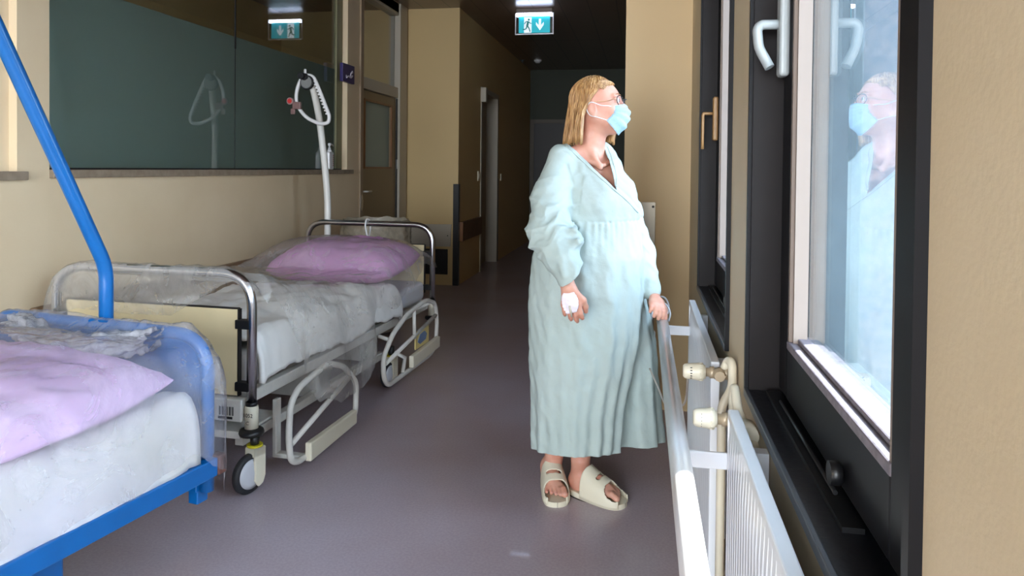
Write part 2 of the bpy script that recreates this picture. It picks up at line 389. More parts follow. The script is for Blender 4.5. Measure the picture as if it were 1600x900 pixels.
int_window(2, .35, 2.62, (1.4,), 'edge of a second frosted interior window at the far left')
M_sl = mat('grey_stone_sill', (150, 134, 116), .5, rgb2=(134, 118, 100), vscale=25)
struct(MB().box((-2.72, 2.862, 1.235), (-2.575, 6.30, 1.272)).build('trim_1', M_sl, bevel=.003), 'grey window sill under the long interior window')
struct(MB().box((-2.72, .35, 1.228), (-2.57, 2.72, 1.265)).build('trim_2', M_sl, bevel=.003), 'end of the grey sill at the far left')
# wooden bumper rail on left wall
t = thing('bumper_rail', 'brown wooden bumper rail along the cream wall behind the beds', 'rail', (LX, 0, .6))
MB().box((.0, 2.75, 0), (.035, 5.95, .075)).build('rail_board', M_railw, t, bevel=.008)

# ------------------------------------------------------------------ door in left wall end
d = sempty('door_1', (LX, 6.49, 0), 'taupe glazed side door with transom window beside the ochre wall block')
b = MB(); b.box((-.09, 0, 0), (.012, .07, 3.05)); b.build('door_post', M_taupe, d, bevel=.003)
b = MB(); b.box((-.09, 1.09, 0), (.02, 1.33, 3.05)); b.build('door_post', M_wfr, d, bevel=.004, label='pale grey door post')
MB().box((-.09, .07, 2.04), (.0, 1.09, 2.15)).build('transom_bar', M_wfr, d, bevel=.003)
MB().box((-.09, .07, 2.92), (.0, 1.09, 3.05)).build('head_bar', M_wfr, d, bevel=.003)
MB().box((-.05, .07, 2.15), (-.044, 1.09, 2.92)).build('transom_glass', G_int, d)
b = MB(); b.box((-.07, .08, .01), (-.02, .16, 2.03)); b.box((-.07, .93, .01), (-.02, 1.06, 2.03)); b.box((-.07, .16, 1.93), (-.02, .93, 2.03)); b.box((-.07, .16, .01), (-.02, .93, 1.28))
lf = b.build('door_leaf', M_leaf, d)
b = MB(); b.box((-.025, .155, 1.28), (-.008, .175, 1.95)); b.box((-.025, .91, 1.28), (-.008, .935, 1.95)); b.box((-.025, .175, 1.28), (-.008, .91, 1.30)); b.box((-.025, .175, 1.93), (-.008, .91, 1.95))
b.build('glazing_bead', M_orange, lf); MB().box((-.05, .17, 1.29), (-.044, .92, 1.94)).build('door_glass', M_film, lf)
MB().tube(fillet([(-.03, .125, 1.065), (.03, .125, 1.065), (.03, .24, 1.065)], .02), .009).build('door_handle', M_wtube, d)
MB().box((-.015, 1.065, .02), (-.005, 1.088, 2.03)).build('door_seal', M_dark, d)
MB().lathe([(.012, 0), (.012, .1)], (-.01, 1.08, 1.28)).build('door_hinge', M_wtube, d)
MB().prism([(-.025, .91), (.0, .88), (.025, .91), (.03, .97), (.02, 1.03), (0, 1.05), (-.02, 1.03), (-.03, .97)], .012, .016, 'x').build('lock_plate', M_chrome, d).location = (0, .035, 0)
t = thing('hygiene_sign', 'small navy blue hand hygiene sign on the yellow window post', 'sign', (LX, 6.03, 2.04))
MB().box((.0, 0, 0), (.03, .26, .16)).build('sign_plate', M_navy, t, bevel=.003)
b = MB(); b.tube(smoothpath([(.033, .07, .04), (.033, .12, .055), (.033, .17, .05), (.033, .2, .07)]), .008, 6); b.tube(smoothpath([(.033, .16, .06), (.033, .17, .085), (.033, .2, .1)]), .007, 6); b.lathe([(.014, .031), (.014, .035)], (0, .2, .1), 'x', 10); b.lathe([(.012, .031), (.012, .035)], (0, .07, .05), 'x', 10)
b.build('pictogram', M_sym, t)
# soap dispenser on sill
t = thing('soap_dispenser', 'white pump bottle of hand sanitiser standing on the grey sill', 'dispenser', (-2.615, 5.86, 1.272))
MB().box((-.022, -.045, 0), (.022, .045, .15)).build('bottle', M_white, t, bevel=.012, seg=3)
MB().lathe([(.022, .15), (.018, .165), (.012, .17), (.012, .185), (.006, .187), (.006, .205)]).build('collar', M_white, t)
MB().tube([(0, -.012, .215), (0, .02, .218), (0, .06, .212), (0, .085, .2)], [.009, .008, .006, .004], 10).tube([(0, 0, .2), (0, 0, .222)], .012, 12).build('pump_head', M_white, t)
b = MB()
for k in range(6): b.box((.0225, .02, .03+k*.017), (.0232, .034, .04+k*.017))
b.build('red_writing', mat('faded_red_print', (165, 95, 85), .6), t)

# ------------------------------------------------------------------ ochre block details
def guard(nm, x, y, z1, lab):
    g = thing(nm, lab, 'corner guard', (x, y, 0))
    MB().box((-.055, -.006, .0), (.006, .0, z1)).build('front_flange', M_dark, g); MB().box((0, 0, 0), (.006, .06, z1)).build('side_flange', M_edge, g)
guard('corner_guard', NX, 7.86, 1.12, 'dark metal corner guard on the ochre wall block corner')
guard('corner_guard', NX, 10.06, 1.15, 'dark metal corner guard beside the far recessed doorway')
t = thing('bumper_board', 'beige bumper board end fixed on the face of the ochre wall block', 'board', (-2.35, 7.84, .42))
MB().prism([(-.25, 0), (-.25, .245), (.28, .255), (.27, .01)][::-1], 0, .022, 'y').build('board', M_wfr, t).rotation_euler = (0, 0, 0)
for c in t.children:
    me = c.data
    for v in me.vertices: x, y, z = v.co; v.co = (z, y, x)
MB().lathe([(.006, 0), (.006, .006)], (.24, -.006, .13), 'y', 10).build('screw', M_dark, t)
t = thing('floor_socket_box', 'dark recessed panel under the bumper board on the ochre block', 'panel', (-2.3, 7.84, .12))
MB().box((-.1, 0, 0), (.19, .018, .28)).build('panel', M_dark, t, bevel=.004)
t = thing('bumper_rail', 'wooden bumper board on the dark side of the ochre wall block', 'rail', (NX, 7.95, .48))
MB().box((0, -.02, 0), (.04, .0, .215)).build('end_cap', M_orange, t); MB().box((0, 0, 0), (.035, 1.0, .215)).build('rail_board', mat('brown_board', (120, 88, 60), .5, var=.2), t, bevel=.004)
d = sempty('door_2', (NX, 8.96, 0), 'recessed grey door in the dark far corridor wall')
b = MB(); b.box((-.25, 0, 0), (.01, .06, 2.31)); b.box((-.25, 1.04, 0), (.01, 1.1, 2.31)); b.box((-.25, .06, 2.25), (.01, 1.04, 2.31)); b.build('door_frame', M_wfr, d)
MB().box((-.2, .06, 0), (-.15, 1.04, 2.25)).build('door_leaf', M_leaf, d); MB().box((.0, -.02, 2.12), (.07, .06, 2.30)).build('door_closer', M_wfr, d, bevel=.005)
t = thing('light_switch', 'pale light switch on the dark wall before the recessed door', 'switch', (NX, 8.84, 1.2)); MB().box((0, -.04, -.06), (.012, .04, .06)).build('switch_plate', M_ivory, t, bevel=.003); MB().box((.012, -.02, -.03), (.018, .02, .03)).build('rocker', M_ivory, t)
t = thing('light_switch', 'pale light switch on the dark wall past the recessed door', 'switch', (NX, 10.3, 1.17)); MB().box((0, -.03, -.05), (.012, .03, .05)).build('switch_plate', M_ivory, t, bevel=.003)
d = sempty('door_3', (-1.99, 12.99, 0), 'dark closed door in the far green wall')
b = MB(); b.box((0, -.04, 0), (.07, 0, 2.17)); b.box((1.05, -.04, 0), (1.12, 0, 2.17)); b.box((.07, -.04, 2.1), (1.05, 0, 2.17)); b.build('door_frame', mat('brown_frame', (78, 66, 50), .5), d)
MB().box((.07, -.02, 0), (1.05, 0, 2.1)).build('door_leaf', mat('dark_door', (38, 32, 32), .5), d)
MB().tube([(.95, -.03, 1.05), (.95, -.07, 1.05), (.83, -.07, 1.05)], .01).build('door_handle', M_edge, d)
p = atY(835, 107, 12.2)
t = thing('smoke_detector', 'small white smoke detector on the dark far ceiling', 'detector', (-1.7, 11.8, CZ)); MB().lathe([(.0, -.05), (.03, -.05), (.045, -.03), (.06, -.015), (.06, 0)], caps=False).build('detector_body', M_white, t)
t = thing('ceiling_sprinkler', 'tiny metal sprinkler head beside the smoke detector', 'sprinkler', (-2.0+.05, 11.8, CZ)); MB().lathe([(.03, 0), (.03, -.008), (.01, -.01), (.008, -.03), (.018, -.034), (.018, -.037)][::-1]).build('sprinkler_head', M_edge, t)

# exit sign
t = thing('exit_sign', 'lit green exit sign with running figure and down arrow hanging from the ceiling', 'sign', (-1.195, 8.0, 2.765))
MB().box((-.2, -.03, .235), (.2, .03, .285)).build('housing', mat('sign_housing', (120, 108, 100), .4), t, bevel=.006)
M_led = mat('sign_light_strip', (225, 235, 255), .3, emit=9)
b = MB()
for k in range(17): b.box((-.2+k*.0236, -.028, .2), (-.2+k*.0236+.018, .028, .232))
b.build('light_strip', M_led, t)
mg = mat('lit_sign_green', (20, 150, 165), .4, emit=1.0)
r_ = mg.node_tree.nodes; L_ = mg.node_tree.links
MB().box((-.172, -.006, .02), (.172, .006, .2)).build('sign_face', mg, t)
MB().box((-.21, -.004, .005), (.21, .004, .2)).build('acrylic_plate', G_sign, t)
b = MB(); b.box((-.21, -.009, 0), (.21, .009, .012)); b.box((-.212, -.006, 0), (-.203, .006, .235)); b.box((.203, -.006, 0), (.212, .006, .235)); b.build('edge_frame', M_alu, t)
M_lit = mat('lit_sign_white', (215, 225, 232), .4, emit=.9)
b = MB()
def yp(poly, d0=-.009, d1=-.0062): b.add([(x, d0, z) for x, z in poly]+[(x, d1, z) for x, z in poly], [tuple(range(len(poly))), tuple(range(len(poly), 2*len(poly)))[::-1]]+[(i, len(poly)+i, len(poly)+(i+1) % len(poly), (i+1) % len(poly)) for i in range(len(poly))])
yp([(-.112, .02), (-.03, .02), (-.03, .188), (-.112, .188)])
b.build('white_doorway', M_lit, t)
b = MB(); yp([(.05, .17), (.075, .17), (.075, .10), (.105, .135), (.105, .105), (.0625, .045), (.02, .105), (.02, .135), (.05, .10)]); b.build('arrow', M_lit, t)
mgm = mat('sign_figure_green', (10, 110, 110), .4, emit=.5)
b = MB(); b.lathe([(.012, -.0115), (.012, -.0095)], (-.06, 0, .163), 'y', 14)
def limb(p, q, r): 
    a = Vector((p[0], 0, p[1])); c = Vector((q[0], 0, q[1])); n_ = (c-a).normalized(); s_ = Vector((-n_.z, 0, n_.x))*r
    yp([((a+s_).x, (a+s_).z), ((a-s_).x, (a-s_).z), ((c-s_).x, (c-s_).z), ((c+s_).x, (c+s_).z)], -.0115, -.0095)
for (p, q, r) in (((-.066, .145), (-.078, .09), .012), ((-.07, .145), (-.095, .14), .005), ((-.095, .14), (-.107, .115), .005), ((-.06, .142), (-.042, .12), .005), ((-.042, .12), (-.03, .125), .004), ((-.075, .095), (-.055, .065), .007), ((-.055, .065), (-.045, .03), .006), ((-.08, .09), (-.092, .06), .007), ((-.092, .06), (-.125, .055), .006)): limb(p, q, r)
b.build('running_figure', mgm, t)

# steel plate on jutting wall
t = thing('steel_plate', 'brushed steel protection plate screwed on the wall corner behind the patient', 'plate', (0, JY, 0))
MB().box((-.098, -.004, .2), (.068, 0, 1.125)).build('plate', M_steel, t, bevel=.002)
for z in (.25, .7, 1.10): MB().lathe([(.006, -.0075), (.007, -.004)], (.055, 0, z), 'y', 10).build('screw', M_dark, t)

# ------------------------------------------------------------------ windows of the right wall
def ext_window(n, y0, y1, lab, handle):
    o = sempty('window_%d' % n, (RX, y0, WZ0), lab); H = WZ1-WZ0; L = y1-y0
    # reveal lining + casing lip
    b = MB()
    b.box((-.004, L-.012, 0), (.09, L, H)); b.box((-.004, 0, 0), (.09, .012, H)); b.box((-.004, .012, H-.012), (.09, L-.012, H))
    b.build('reveal_lining', M_brown, o)
    b = MB(); b.box((-.012, L-.004, -.01), (.0, L+.012, H+.01)); b.box((-.012, -.014, -.01), (.0, .004, H+.01)); b.box((-.012, 0, H-.005), (0, L, H+.01)); b.build('casing_edge', M_black, o)
    MB().box((-.006, .012, -.006), (.09, L-.012, .006)).build('window_sill', M_sill, o)
    MB().box((-.014, 0, -.012), (-.004, L, .007)).build('sill_edge', M_edge, o, bevel=.002)
    # fixed frame
    b = MB(); b.box((.072, L-.05, .006), (.13, L-.012, H-.012)); b.box((.072, .012, .006), (.13, .17, H-.012)); b.box((.072, .17, .006), (.13, L-.05, .035)); b.box((.072, .17, H-.05), (.13, L-.05, H-.012))
    b.build('window_frame', M_black, o, bevel=.003)
    # opening sash
    s0, s1 = .165, L-.035; zb, zt = .022, H-.04
    g0, g1, gz0, gz1 = s0+.095, s1-.085, .135, H-.13
    b = MB(); b.box((.058, s0, zb), (.105, g0, zt)); b.box((.058, g1, zb), (.105, s1, zt)); b.box((.058, g0, zb), (.105, g1, gz0)); b.box((.058, g0, gz1), (.105, g1, zt))
    s = b.build('sash', M_black, o, bevel=.004)
    b = MB(); b.box((.06, g1-.012, gz0+.01), (.09, g1+.002, gz1)); b.box((.06, g0-.002, gz0+.01), (.09, g0+.01, gz1)); b.build('glazing_bead', M_gask, s)
    MB().box((.066, g1-.026, gz0+.01), (.094, g1-.015, gz1)).build('glazing_gasket', M_gask, s)
    MB().box((.057, g0, gz0-.006), (.094, g1, gz0+.012)).box((.075, g0, gz0+.012), (.1, g1, gz0+.022)).build('bottom_bead', mat('dusty_grey_bead', (120, 112, 120), .6, var=.3, vscale=60), s, bevel=.003)
    MB().box((.096, g0, gz0), (.1, g1, gz1)).build('glass_pane', {3: G_tint, 4: G_far}.get(n, G_win), s)
    # outer pane frame
    b = MB(); b.box((.13, L-.13, 0), (.2, L, H)); b.box((.13, .012, 0), (.2, .22, H)); b.box((.13, .22, 0), (.2, L-.13, .11)); b.box((.13, .22, H-.11), (.2, L-.13, H)); b.build('outer_frame', mat('blue_grey_outer_frame', (66, 76, 84), .5), o, bevel=.004)
    MB().box((.2, L-.03, 0), (.305, L+.002, H)).box((.2, -.002, 0), (.305, .03, H)).build('stone_reveal', M_stone, o)
    b = MB(); b.tube([(.045, s0+.3, .02), (.045, s1-.1, .02)], .004, 8); b.box((.03, s0+.2, .006), (.06, s1, .014)); b.build('sill_track', M_blk, o)
    MB().lathe([(.018, .035), (.018, .05), (.014, .054)], (0, s0+.3, .05), 'x', 16).build('lock_button', M_blk, o)
    for hz_ in (.1, .9): MB().lathe([(.005, .0), (.005, .2)], (.055, s0+.012, hz_)).build('hinge', M_edge, o)
    hm = M_grey if handle == 'grey' else M_ochre
    hz = .80 if handle == 'grey' else .72; hy = s1-.045
    h = MB().box((.036, hy-.024, hz-.085), (.058, hy+.020, hz+.10)).build('handle', hm, o, bevel=.008, seg=3)
    if handle == 'grey': pts = [(.046, hy, hz+.03), (.0, hy, hz+.03), (-.008, hy, hz+.02), (-.004, hy, hz-.02), (.018, hy-.01, hz-.065)]
    else: pts = [(.046, hy, hz+.03), (-.002, hy, hz+.03), (-.004, hy, hz+.02), (-.004, hy, hz-.06), (-.004, hy, hz-.12)]
    MB().tube(fillet(pts, .014), .0135 if handle == 'grey' else .008, 12, flat=.8).build('lever', hm, h)
    return o
ext_window(3, *WIN[0], 'near corridor window with black frame, grey handle and glass pane', 'grey')
ext_window(4, *WIN[1], 'far corridor window with dark frame and ochre handle', 'ochre')
ext_window(5, *WIN[2], 'window behind the viewpoint', 'grey'); ext_window(6, *WIN[3], 'second window behind the viewpoint', 'grey')
# outdoors
tag(MB().box((1.6, 13.6, -3), (16, 24, 11)).box((6, 5.4, -3), (6.6, 13.6, 11)).build('added_shading_building', mat('blue_grey_render', (44, 56, 68), .8)), 'added building outside the window with an unseen wing shading the far window', 'building')  # added building: unseen wing blocks sun from far window, dark facade dims pane view
struct(MB().box((.9, -30, -3.2), (60, 40, -3)).build('ground', mat('grey_paving', (50, 58, 66), .8)), 'pale paving outside')

# ------------------------------------------------------------------ handrail, radiators
RLX, RLZ = 0.083, 0.70
t = thing('handrail', 'round white handrail running along the radiators beside the patient', 'handrail', (RLX, 0, RLZ))
MB().tube(fillet([(0, -.6, 0), (0, 3.36, 0)], .01), .0225, 24).build('rail_tube', mat('worn_white_rail', (224, 224, 230), .28, coat=.4, rgb2=(214, 206, 196), vscale=5, stretch=(3, .6, 3)), t)
MB().lathe([(.0235, 3.36), (.0235, 3.365), (.021, 3.368)], (0, 0, 0), 'y').build('rail_end', M_edge, t)
for y in (-.3, 1.66, 2.98):
    MB().box((.0, y-.004, -.055), (.165, y+.004, -.018)).box((-.008, y-.004, -.03), (.012, y+.004, -.012)).build('bracket', M_rad, t, bevel=.002)
def radiator(y0, y1, lab):
    t = thing('radiator', lab, 'radiator', (.19, y0, .13)); L = y1-y0; H = .65
    n = int(L/.0333)
    def fn(u, v):
        y = u*L; ph = (y/.0333) % 1.0
        x = .0018 if .25 < ph < .75 else 0.0
        if v in (0, 1): x = .004
        return (x, y, .012+v*(H-.03))
    b = MB(); b.grid(fn, n*8+1, 9, smooth=False); b.build('front_panel', M_rad, t, solid=.002)
    b = MB()
    for k in range(n+1): b.box((.008, k*.0333*L/(n*.0333)-.003, .03), (.02, k*.0333*L/(n*.0333)+.003, H-.04))
    b.build('back_channel', M_rad, t)
    b = MB(); b.box((-.002, 0, H-.02), (.022, L, H)); b.box((-.002, 0, 0), (.022, L, .015)); b.box((-.002, -.004, 0), (.022, .004, H)); b.box((-.002, L-.004, 0), (.022, L+.004, H))
    b.build('edge_trim', M_rad, t, bevel=.003)
    for y in (.15, L-.15): MB().box((.02, y-.015, .1), (.058, y+.015, H-.03)).build('wall_bracket', M_rad, t)
    return t
radiator(2.06, 3.02, 'white panel radiator under the far window behind the handrail')
radiator(.25, 1.65, 'white panel radiator under the near window in the foreground')
def valve(y, z, tip, lab, s=1):
    t = thing('radiator_valve', lab, 'valve', (.17, y, z))
    L = .17-tip
    h = MB().lathe([(.014, -L), (.0185, -L+.004), (.0205, -L+.012), (.022, -L+.03), (.0235, -.018), (.0235, -.006), (.018, -.004), (.018, 0)], (0, 0, 0), 'x', 30).build('thermostat_head', M_ivory, t)
    b = MB()
    for k in range(5):
        a = k*.34-.68-PI/2
        b.box((-L+.018, -.0222, -.0012), (-.035, -.0212, .0012), Matrix.Rotation(a+PI/2, 3, 'X'), (-.04, 0, 0))
    b.build('vent_slot', M_dark, h)
    b = MB()
    for k in range(12):
        a = 2*PI*k/12; b.lathe([(.0022, -.016), (.0022, -.008)], (0, .0225*math.cos(a), .0225*math.sin(a)), 'x', 6)
    b.build('grip_nub', M_ivory, h)
    b = MB().lathe([(.012, 0), (.012, .01), (.016, .012), (.016, .022), (.013, .024), (.013, .045), (.018, .047), (.018, .06), (.012, .062)], (0, 0, 0), 'x', 12)
    b.lathe([(.014, -.03), (.014, -.012), (.017, -.01), (.017, .004)], (.034, -.01*s, 0), 'y', 8); b.build('brass_union', mat('painted_brass', (172, 155, 130), .4, metal=.3), t)
    return t
v1 = valve(2.015, .762, .112, 'ivory thermostat valve on the far radiator')
v2 = valve(1.70, .742, .118, 'ivory thermostat valve on the near radiator')
t = thing('heating_pipe', 'cream heating pipe dropping from the far radiator valve to the floor', 'pipe', (.215, 1.98, 0))
MB().tube(fillet([(0, .035, .762), (.012, .03, .80), (.02, 0, .80), (.018, -.03, .74), (-.01, -.04, .70), (-.01, -.05, .64), (-.01, -.05, 0)], .03), .011, 12).build('pipe_run', M_ivory, t)
t = thing('heating_pipe', 'cream heating pipe looping from the near radiator valve down behind it', 'pipe', (.215, 1.70, 0))
MB().tube(fillet([(0, .08, .0), (0, .08, .78), (.0, .06, .80), (0, .0, .765), (.01, -.03, .742), (.02, -.09, .73), (.022, -.14, .70), (.022, -.14, .0)], .035), .011, 12).build('pipe_run', M_ivory, t)
MB().lathe([(.02, -.05), (.021, .0), (.017, .004)], (.012, -.05, .742), 'y', 18).build('pipe_sleeve', M_ivory, t)
b = MB().lathe([(.02, 0), (.03, .0), (.03, .006), (.012, .01)], (-.01, -.05, 0)).build('floor_rosette', M_ivory, t)
# wire holder hooked over the handrail end
t = thing('wire_holder', 'white wire bottle holder hooked over the end of the handrail', 'holder', (RLX, 3.14, RLZ))
def hoopw(y): return smoothpath([(.03, y-.02, -.03), (.036, y, 0), (.02, y+.02, .032), (-.01, y+.03, .034), (-.034, y+.02, .005), (-.042, y, -.04), (-.045, y, -.1)], 6)
MB().tube(hoopw(0), .004, 8).build('hook', M_white, t); MB().tube(hoopw(.16), .004, 8).build('hook', M_white, t)
b = MB()
for z, r in ((-.1, .055), (-.28, .05), (-.33, .045)): b.tube([(-.08+r*math.cos(a*PI/10), .08+r*1.4*math.sin(a*PI/10), z) for a in range(20)], .003, 6, closed=True)
for a in (0, 1, 2, 3, 4, 5): 
    c, s_ = math.cos(a*PI/3), math.sin(a*PI/3); b.tube([(-.08+.055*c, .08+.077*s_, -.1), (-.08+.045*c, .08+.063*s_, -.33)], .003, 6)
b.tube([(-.05, 0, -.08), (-.09, -.01, -.07), (-.10, -.01, -.11), (-.05, 0, -.12)], .003, 6)
b.build('wire_basket', M_white, t)
t = thing('drain_tube', 'thin clear tube looping from the handrail to the far radiator valve', 'tube', (RLX, 2.2, .6))
MB().tube(smoothpath([(-.05, .5, -.02), (-.02, .35, -.05), (.0, .15, -.04), (.04, -.05, .03), (.045, -.15, .14)], 8), .003, 6).build('tube_run', mat('grey_tube', (170, 160, 150), .3), t)

# ------------------------------------------------------------------ sheets and cushions
def fbm(x, y, z, o=4): return noise.fractal(Vector((x, y, z)), .6, 2.1, o)
def cushion(name, m, parent, c, w, l, h, rz=0, tilt=0, roll=0, seed=0, wr=.012, puff=.5, fl=.0, **kw):
    N = 44; vs = []; fs = []
    R = Matrix.Rotation(rz, 3, 'Z') @ Matrix.Rotation(tilt, 3, 'X') @ Matrix.Rotation(roll, 3, 'Y')
    for side in (1, -1):
        for i in range(N):
            for j in range(N):
                u = math.sin((i/(N-1)*2-1)*PI/2); v = math.sin((j/(N-1)*2-1)*PI/2)
                e = max(0, (1-abs(u)**3.2)*(1-abs(v)**3.2))**puff
                pin = 1-.07*(u*u*v*v)
                x = u*w/2*pin*(1+.02*fbm(v*2, seed, 0)); y = v*l/2*pin*(1+.03*fbm(u*2, seed+5, 0))
                z = side*h/2*e+wr*fbm(u*1.8+seed, v*1.8, side)*e+wr*.6*fbm(u*5+seed, v*5, side)*e
                if side < 0: z *= .6
                vs.append(Vector(c)+R @ Vector((x, y, z)))
    for s in range(2):
        for i in range(N-1):
            for j in range(N-1):
                a = s*N*N+i*N+j; q = (a, a+N, a+N+1, a+1); fs.append(q if s == 0 else q[::-1])
    b = MB(); b.add(vs, fs, True); o = b.build(name, m, parent, **kw)
    bm = bmesh.new(); bm.from_mesh(o.data); bmesh.ops.remove_doubles(bm, verts=bm.verts, dist=.0008); bm.to_mesh(o.data); bm.free(); return o

# ------------------------------------------------------------------ white hospital bed
WB = (-2.0, 2.73, 0); WRZ = math.radians(-3.2)
bed = thing('hospital_bed', 'white hospital bed with chrome end frames and wheels standing along the cream wall', 'bed', WB, WRZ)
def arch(y, z0, z1, name):
    pts = fillet([(-.47, y, z0), (-.47, y, z1), (.47, y, z1), (.47, y, z0)], .14, 10)
    o = MB().tube(pts, .0195, 20, up=(0, 1, 0)).build(name, M_chrome, bed); return o
fa = arch(0, .33, .865, 'foot_frame'); ha = arch(2.15, .36, .905, 'head_frame')
def panel(y, zb, zt, s):
    p = MB().box((-.415, y-.009, zb), (.415, y+.009, zt)).build('end_panel', M_cream, bed, bevel=.006)
    MB().box((.412, y-.011, zb), (.417, y+.011, zt)).box((-.417, y-.011, zb), (-.412, y+.011, zt)).box((-.41, y-.011, zt-.001), (.41, y+.011, zt+.003)).build('panel_edging', M_dark, p)
    for x in (-1, 1):
        for z in (zt-.06, zb+.04): MB().box((min(x*.405, x*.47), y-.02, z-.018), (max(x*.405, x*.47), y+.016, z+.018)).build('panel_clip', M_blk, p, bevel=.003)
panel(0, .375, .725, 1); panel(2.15, .44, .77, 1)
for y, z0 in ((0, .25), (2.15, .29)):
    for x in (-.47, .47):
        c = MB().lathe([(.027, z0), (.027, z0+.085), (.024, z0+.09)], (x, y, 0)).build('post_collar', M_ivory, bed)
        MB().lathe([(.023, z0+.09), (.023, z0+.105)], (x, y, 0)).build('collar_ring', M_blk, c)
        MB().lathe([(.03, z0-.03), (.046, z0-.028), (.05, z0-.018), (.046, z0-.006), (.03, z0-.002)], (x, y, 0)).build('bumper_wheel', M_blk, bed)
# frame
b = MB(); b.box((-.47, -.025, .275), (.44, .025, .365)); b.build('foot_crossbar', M_bedw, bed, bevel=.006)
b = MB(); b.box((-.47, 2.125, .33), (.44, 2.175, .39)); b.build('head_crossbar', M_bedw, bed, bevel=.006)
for s in (-1, 1): MB().box((s*.42-.02, .03, .33), (s*.42+.02, 2.12, .38)).build('side_beam', M_bedw, bed, bevel=.005)
MB().box((-.38, .05, .385), (.38, 2.1, .40)).build('mattress_platform', M_bedw, bed)
b = MB(); b.box((-.4, .0, .215), (.43, .28, .225)); b.box((-.4, -.02, .205), (.43, -.005, .235)); b.box((.15, -.02, .15), (.19, .0, .215)); b.build('under_tray', M_bedw, bed, bevel=.003)
b = MB(); b.prism([(.17, .1), (.22, .1), (.23, .21), (.16, .21)], -.01, .01, 'y')
for s in (-1, 1): b.box((s*.38-.02, .05, .15), (s*.38+.02, 1.5, .19))
b.box((-.38, .7, .15), (.38, .74, .33)); b.box((-.38, 1.4, .15), (.38, 1.44, .33)); b.build('chassis', M_bedw, bed, bevel=.004)
b = MB()
for k in range(9): b.box((.34+k*.0075, -.0262, .30), (.34+k*.0075+(.002 if k % 2 else .0045), -.0252, .335))
b.box((.335, -.0257, .285), (.40, -.0251, .295)); b.build('barcode_label', M_blk, bed)
def pen(txt, x, y, z, sz, m, parent):
    cu = bpy.data.curves.new('handwriting', 'FONT'); cu.body = txt; cu.size = sz; cu.extrude = .0004
    o = bpy.data.objects.new('tmp', cu); COL.objects.link(o); dg = bpy.context.evaluated_depsgraph_get()
    me = bpy.data.meshes.new_from_object(o.evaluated_get(dg)); bpy.data.objects.remove(o)
    q = bpy.data.objects.new('handwriting', me); COL.objects.link(q); q.parent = parent; me.materials.append(m); q.location = (x, y, z); q.rotation_euler = (PI/2, 0, 0); return q
pen('1052', .449, -.0285, .30, .022, M_blk, bed); pen('C', .462, -.0285, .27, .02, M_blk, bed)
def caster(x, y, rz, parent, R=.078):
    c = bpy.data.objects.new('caster', None); COL.objects.link(c); c.parent = parent; c.location = (x, y, 0); c.rotation_euler = (0, 0, rz)
    MB().lathe([(.018, .17), (.018, .235)], (0, 0, 0)).build('stem', M_blk, c)
    MB().lathe([(.031, .178), (.031, .186)], (0, 0, 0)).build('yellow_ring', M_yel, c)
    f = MB(); f.prism([(-.026, .178), (.032, .178), (.032, .06), (.02, .03), (-.005, .02), (-.026, .05)], .018, .03, 'x'); f.prism([(-.026, .178), (.032, .178), (.032, .06), (.02, .03), (-.005, .02), (-.026, .05)], -.03, -.018, 'x'); f.box((-.03, -.026, .14), (.03, .032, .178))
    f.build('fork', M_ivory, c, bevel=.006)
    w = MB().lathe([(R-.018, -.013), (R-.006, -.015), (R, -.008), (R, .008), (R-.006, .015), (R-.018, .013)], (0, -.03, R), 'x', 36).build('wheel', M_tyre, c)
    MB().lathe([(.008, -.026), (.04, -.022), (R-.02, -.016), (R-.02, .016), (.04, .022), (.008, .026)], (0, -.03, R), 'x', 32).build('wheel_disc', M_hub, w)
    return c
caster(.485, 0, math.radians(-14), bed); caster(-.45, .02, math.radians(20), bed); caster(.46, 1.46, math.radians(-8), bed, .075); caster(-.44, 1.45, 0, bed, .075)
def side_rail(x, outline, bar, plate, nm='side_rail', extras=None):
    pts = fillet([(x, y, z) for y, z in outline], .045, 6, closed=True)
    r = MB().tube(pts, .0135, 12, closed=True, up=(1, 0, 0)).build(nm, M_bedw, bed)
    MB().tube([(x, *bar[0]), (x, *bar[1])], .012, 10, flat=1).build('rail_bar', M_bedw, r)
    if plate:
        MB().prism(plate, x+.004, x+.034, 'x').build('rail_grip', M_ivory, r, bevel=.006)
    return r
r1 = side_rail(.585, [(.085, .20), (.10, .33), (.17, .375), (.42, .41), (.58, .355), (.72, .24), (.71, .08), (.16, .06), (.10, .09)], [(.105, .155), (.70, .30)], [(.21, .045), (.66, .06), (.66, .125), (.21, .125)])
MB().box((.45, .2, .05), (.575, .24, .07)).box((.44, .2, .05), (.46, .24, .3)).build('rail_arm', M_bedw, r1, bevel=.004)
r2 = side_rail(.575, [(1.08, .16), (1.07, .27), (1.20, .37), (1.42, .44), (1.74, .47), (1.91, .42), (1.95, .30), (1.93, .14), (1.82, .105), (1.14, .10)], [(1.10, .23), (1.94, .34)], [(1.44, .12), (1.92, .135), (1.92, .205), (1.44, .19)])
for q_ in ([(.575, 1.53, .46), (.575, 1.54, .27)], [(.575, 1.25, .255), (.57, 1.4, .19), (.57, 1.37, .11)], [(.575, 1.18, .34), (.50, 1.18, .36)], [(.575, 1.8, .44), (.46, 1.8, .38)]): MB().tube(q_, .0115, 8).build('rail_strut', M_bedw, r2)
MB().box((.572, 1.55, .20), (.580, 1.78, .305)).build('info_card', mat('yellow_card', (222, 200, 130), .5), r2)
b = MB(); b.prism([(1.58, .24), (1.62, .22), (1.72, .23), (1.74, .26), (1.70, .285), (1.62, .28)], .5802, .583, 'x'); b.build('blue_emblem', mat('blue_grey_print', (110, 130, 165), .5), r2)
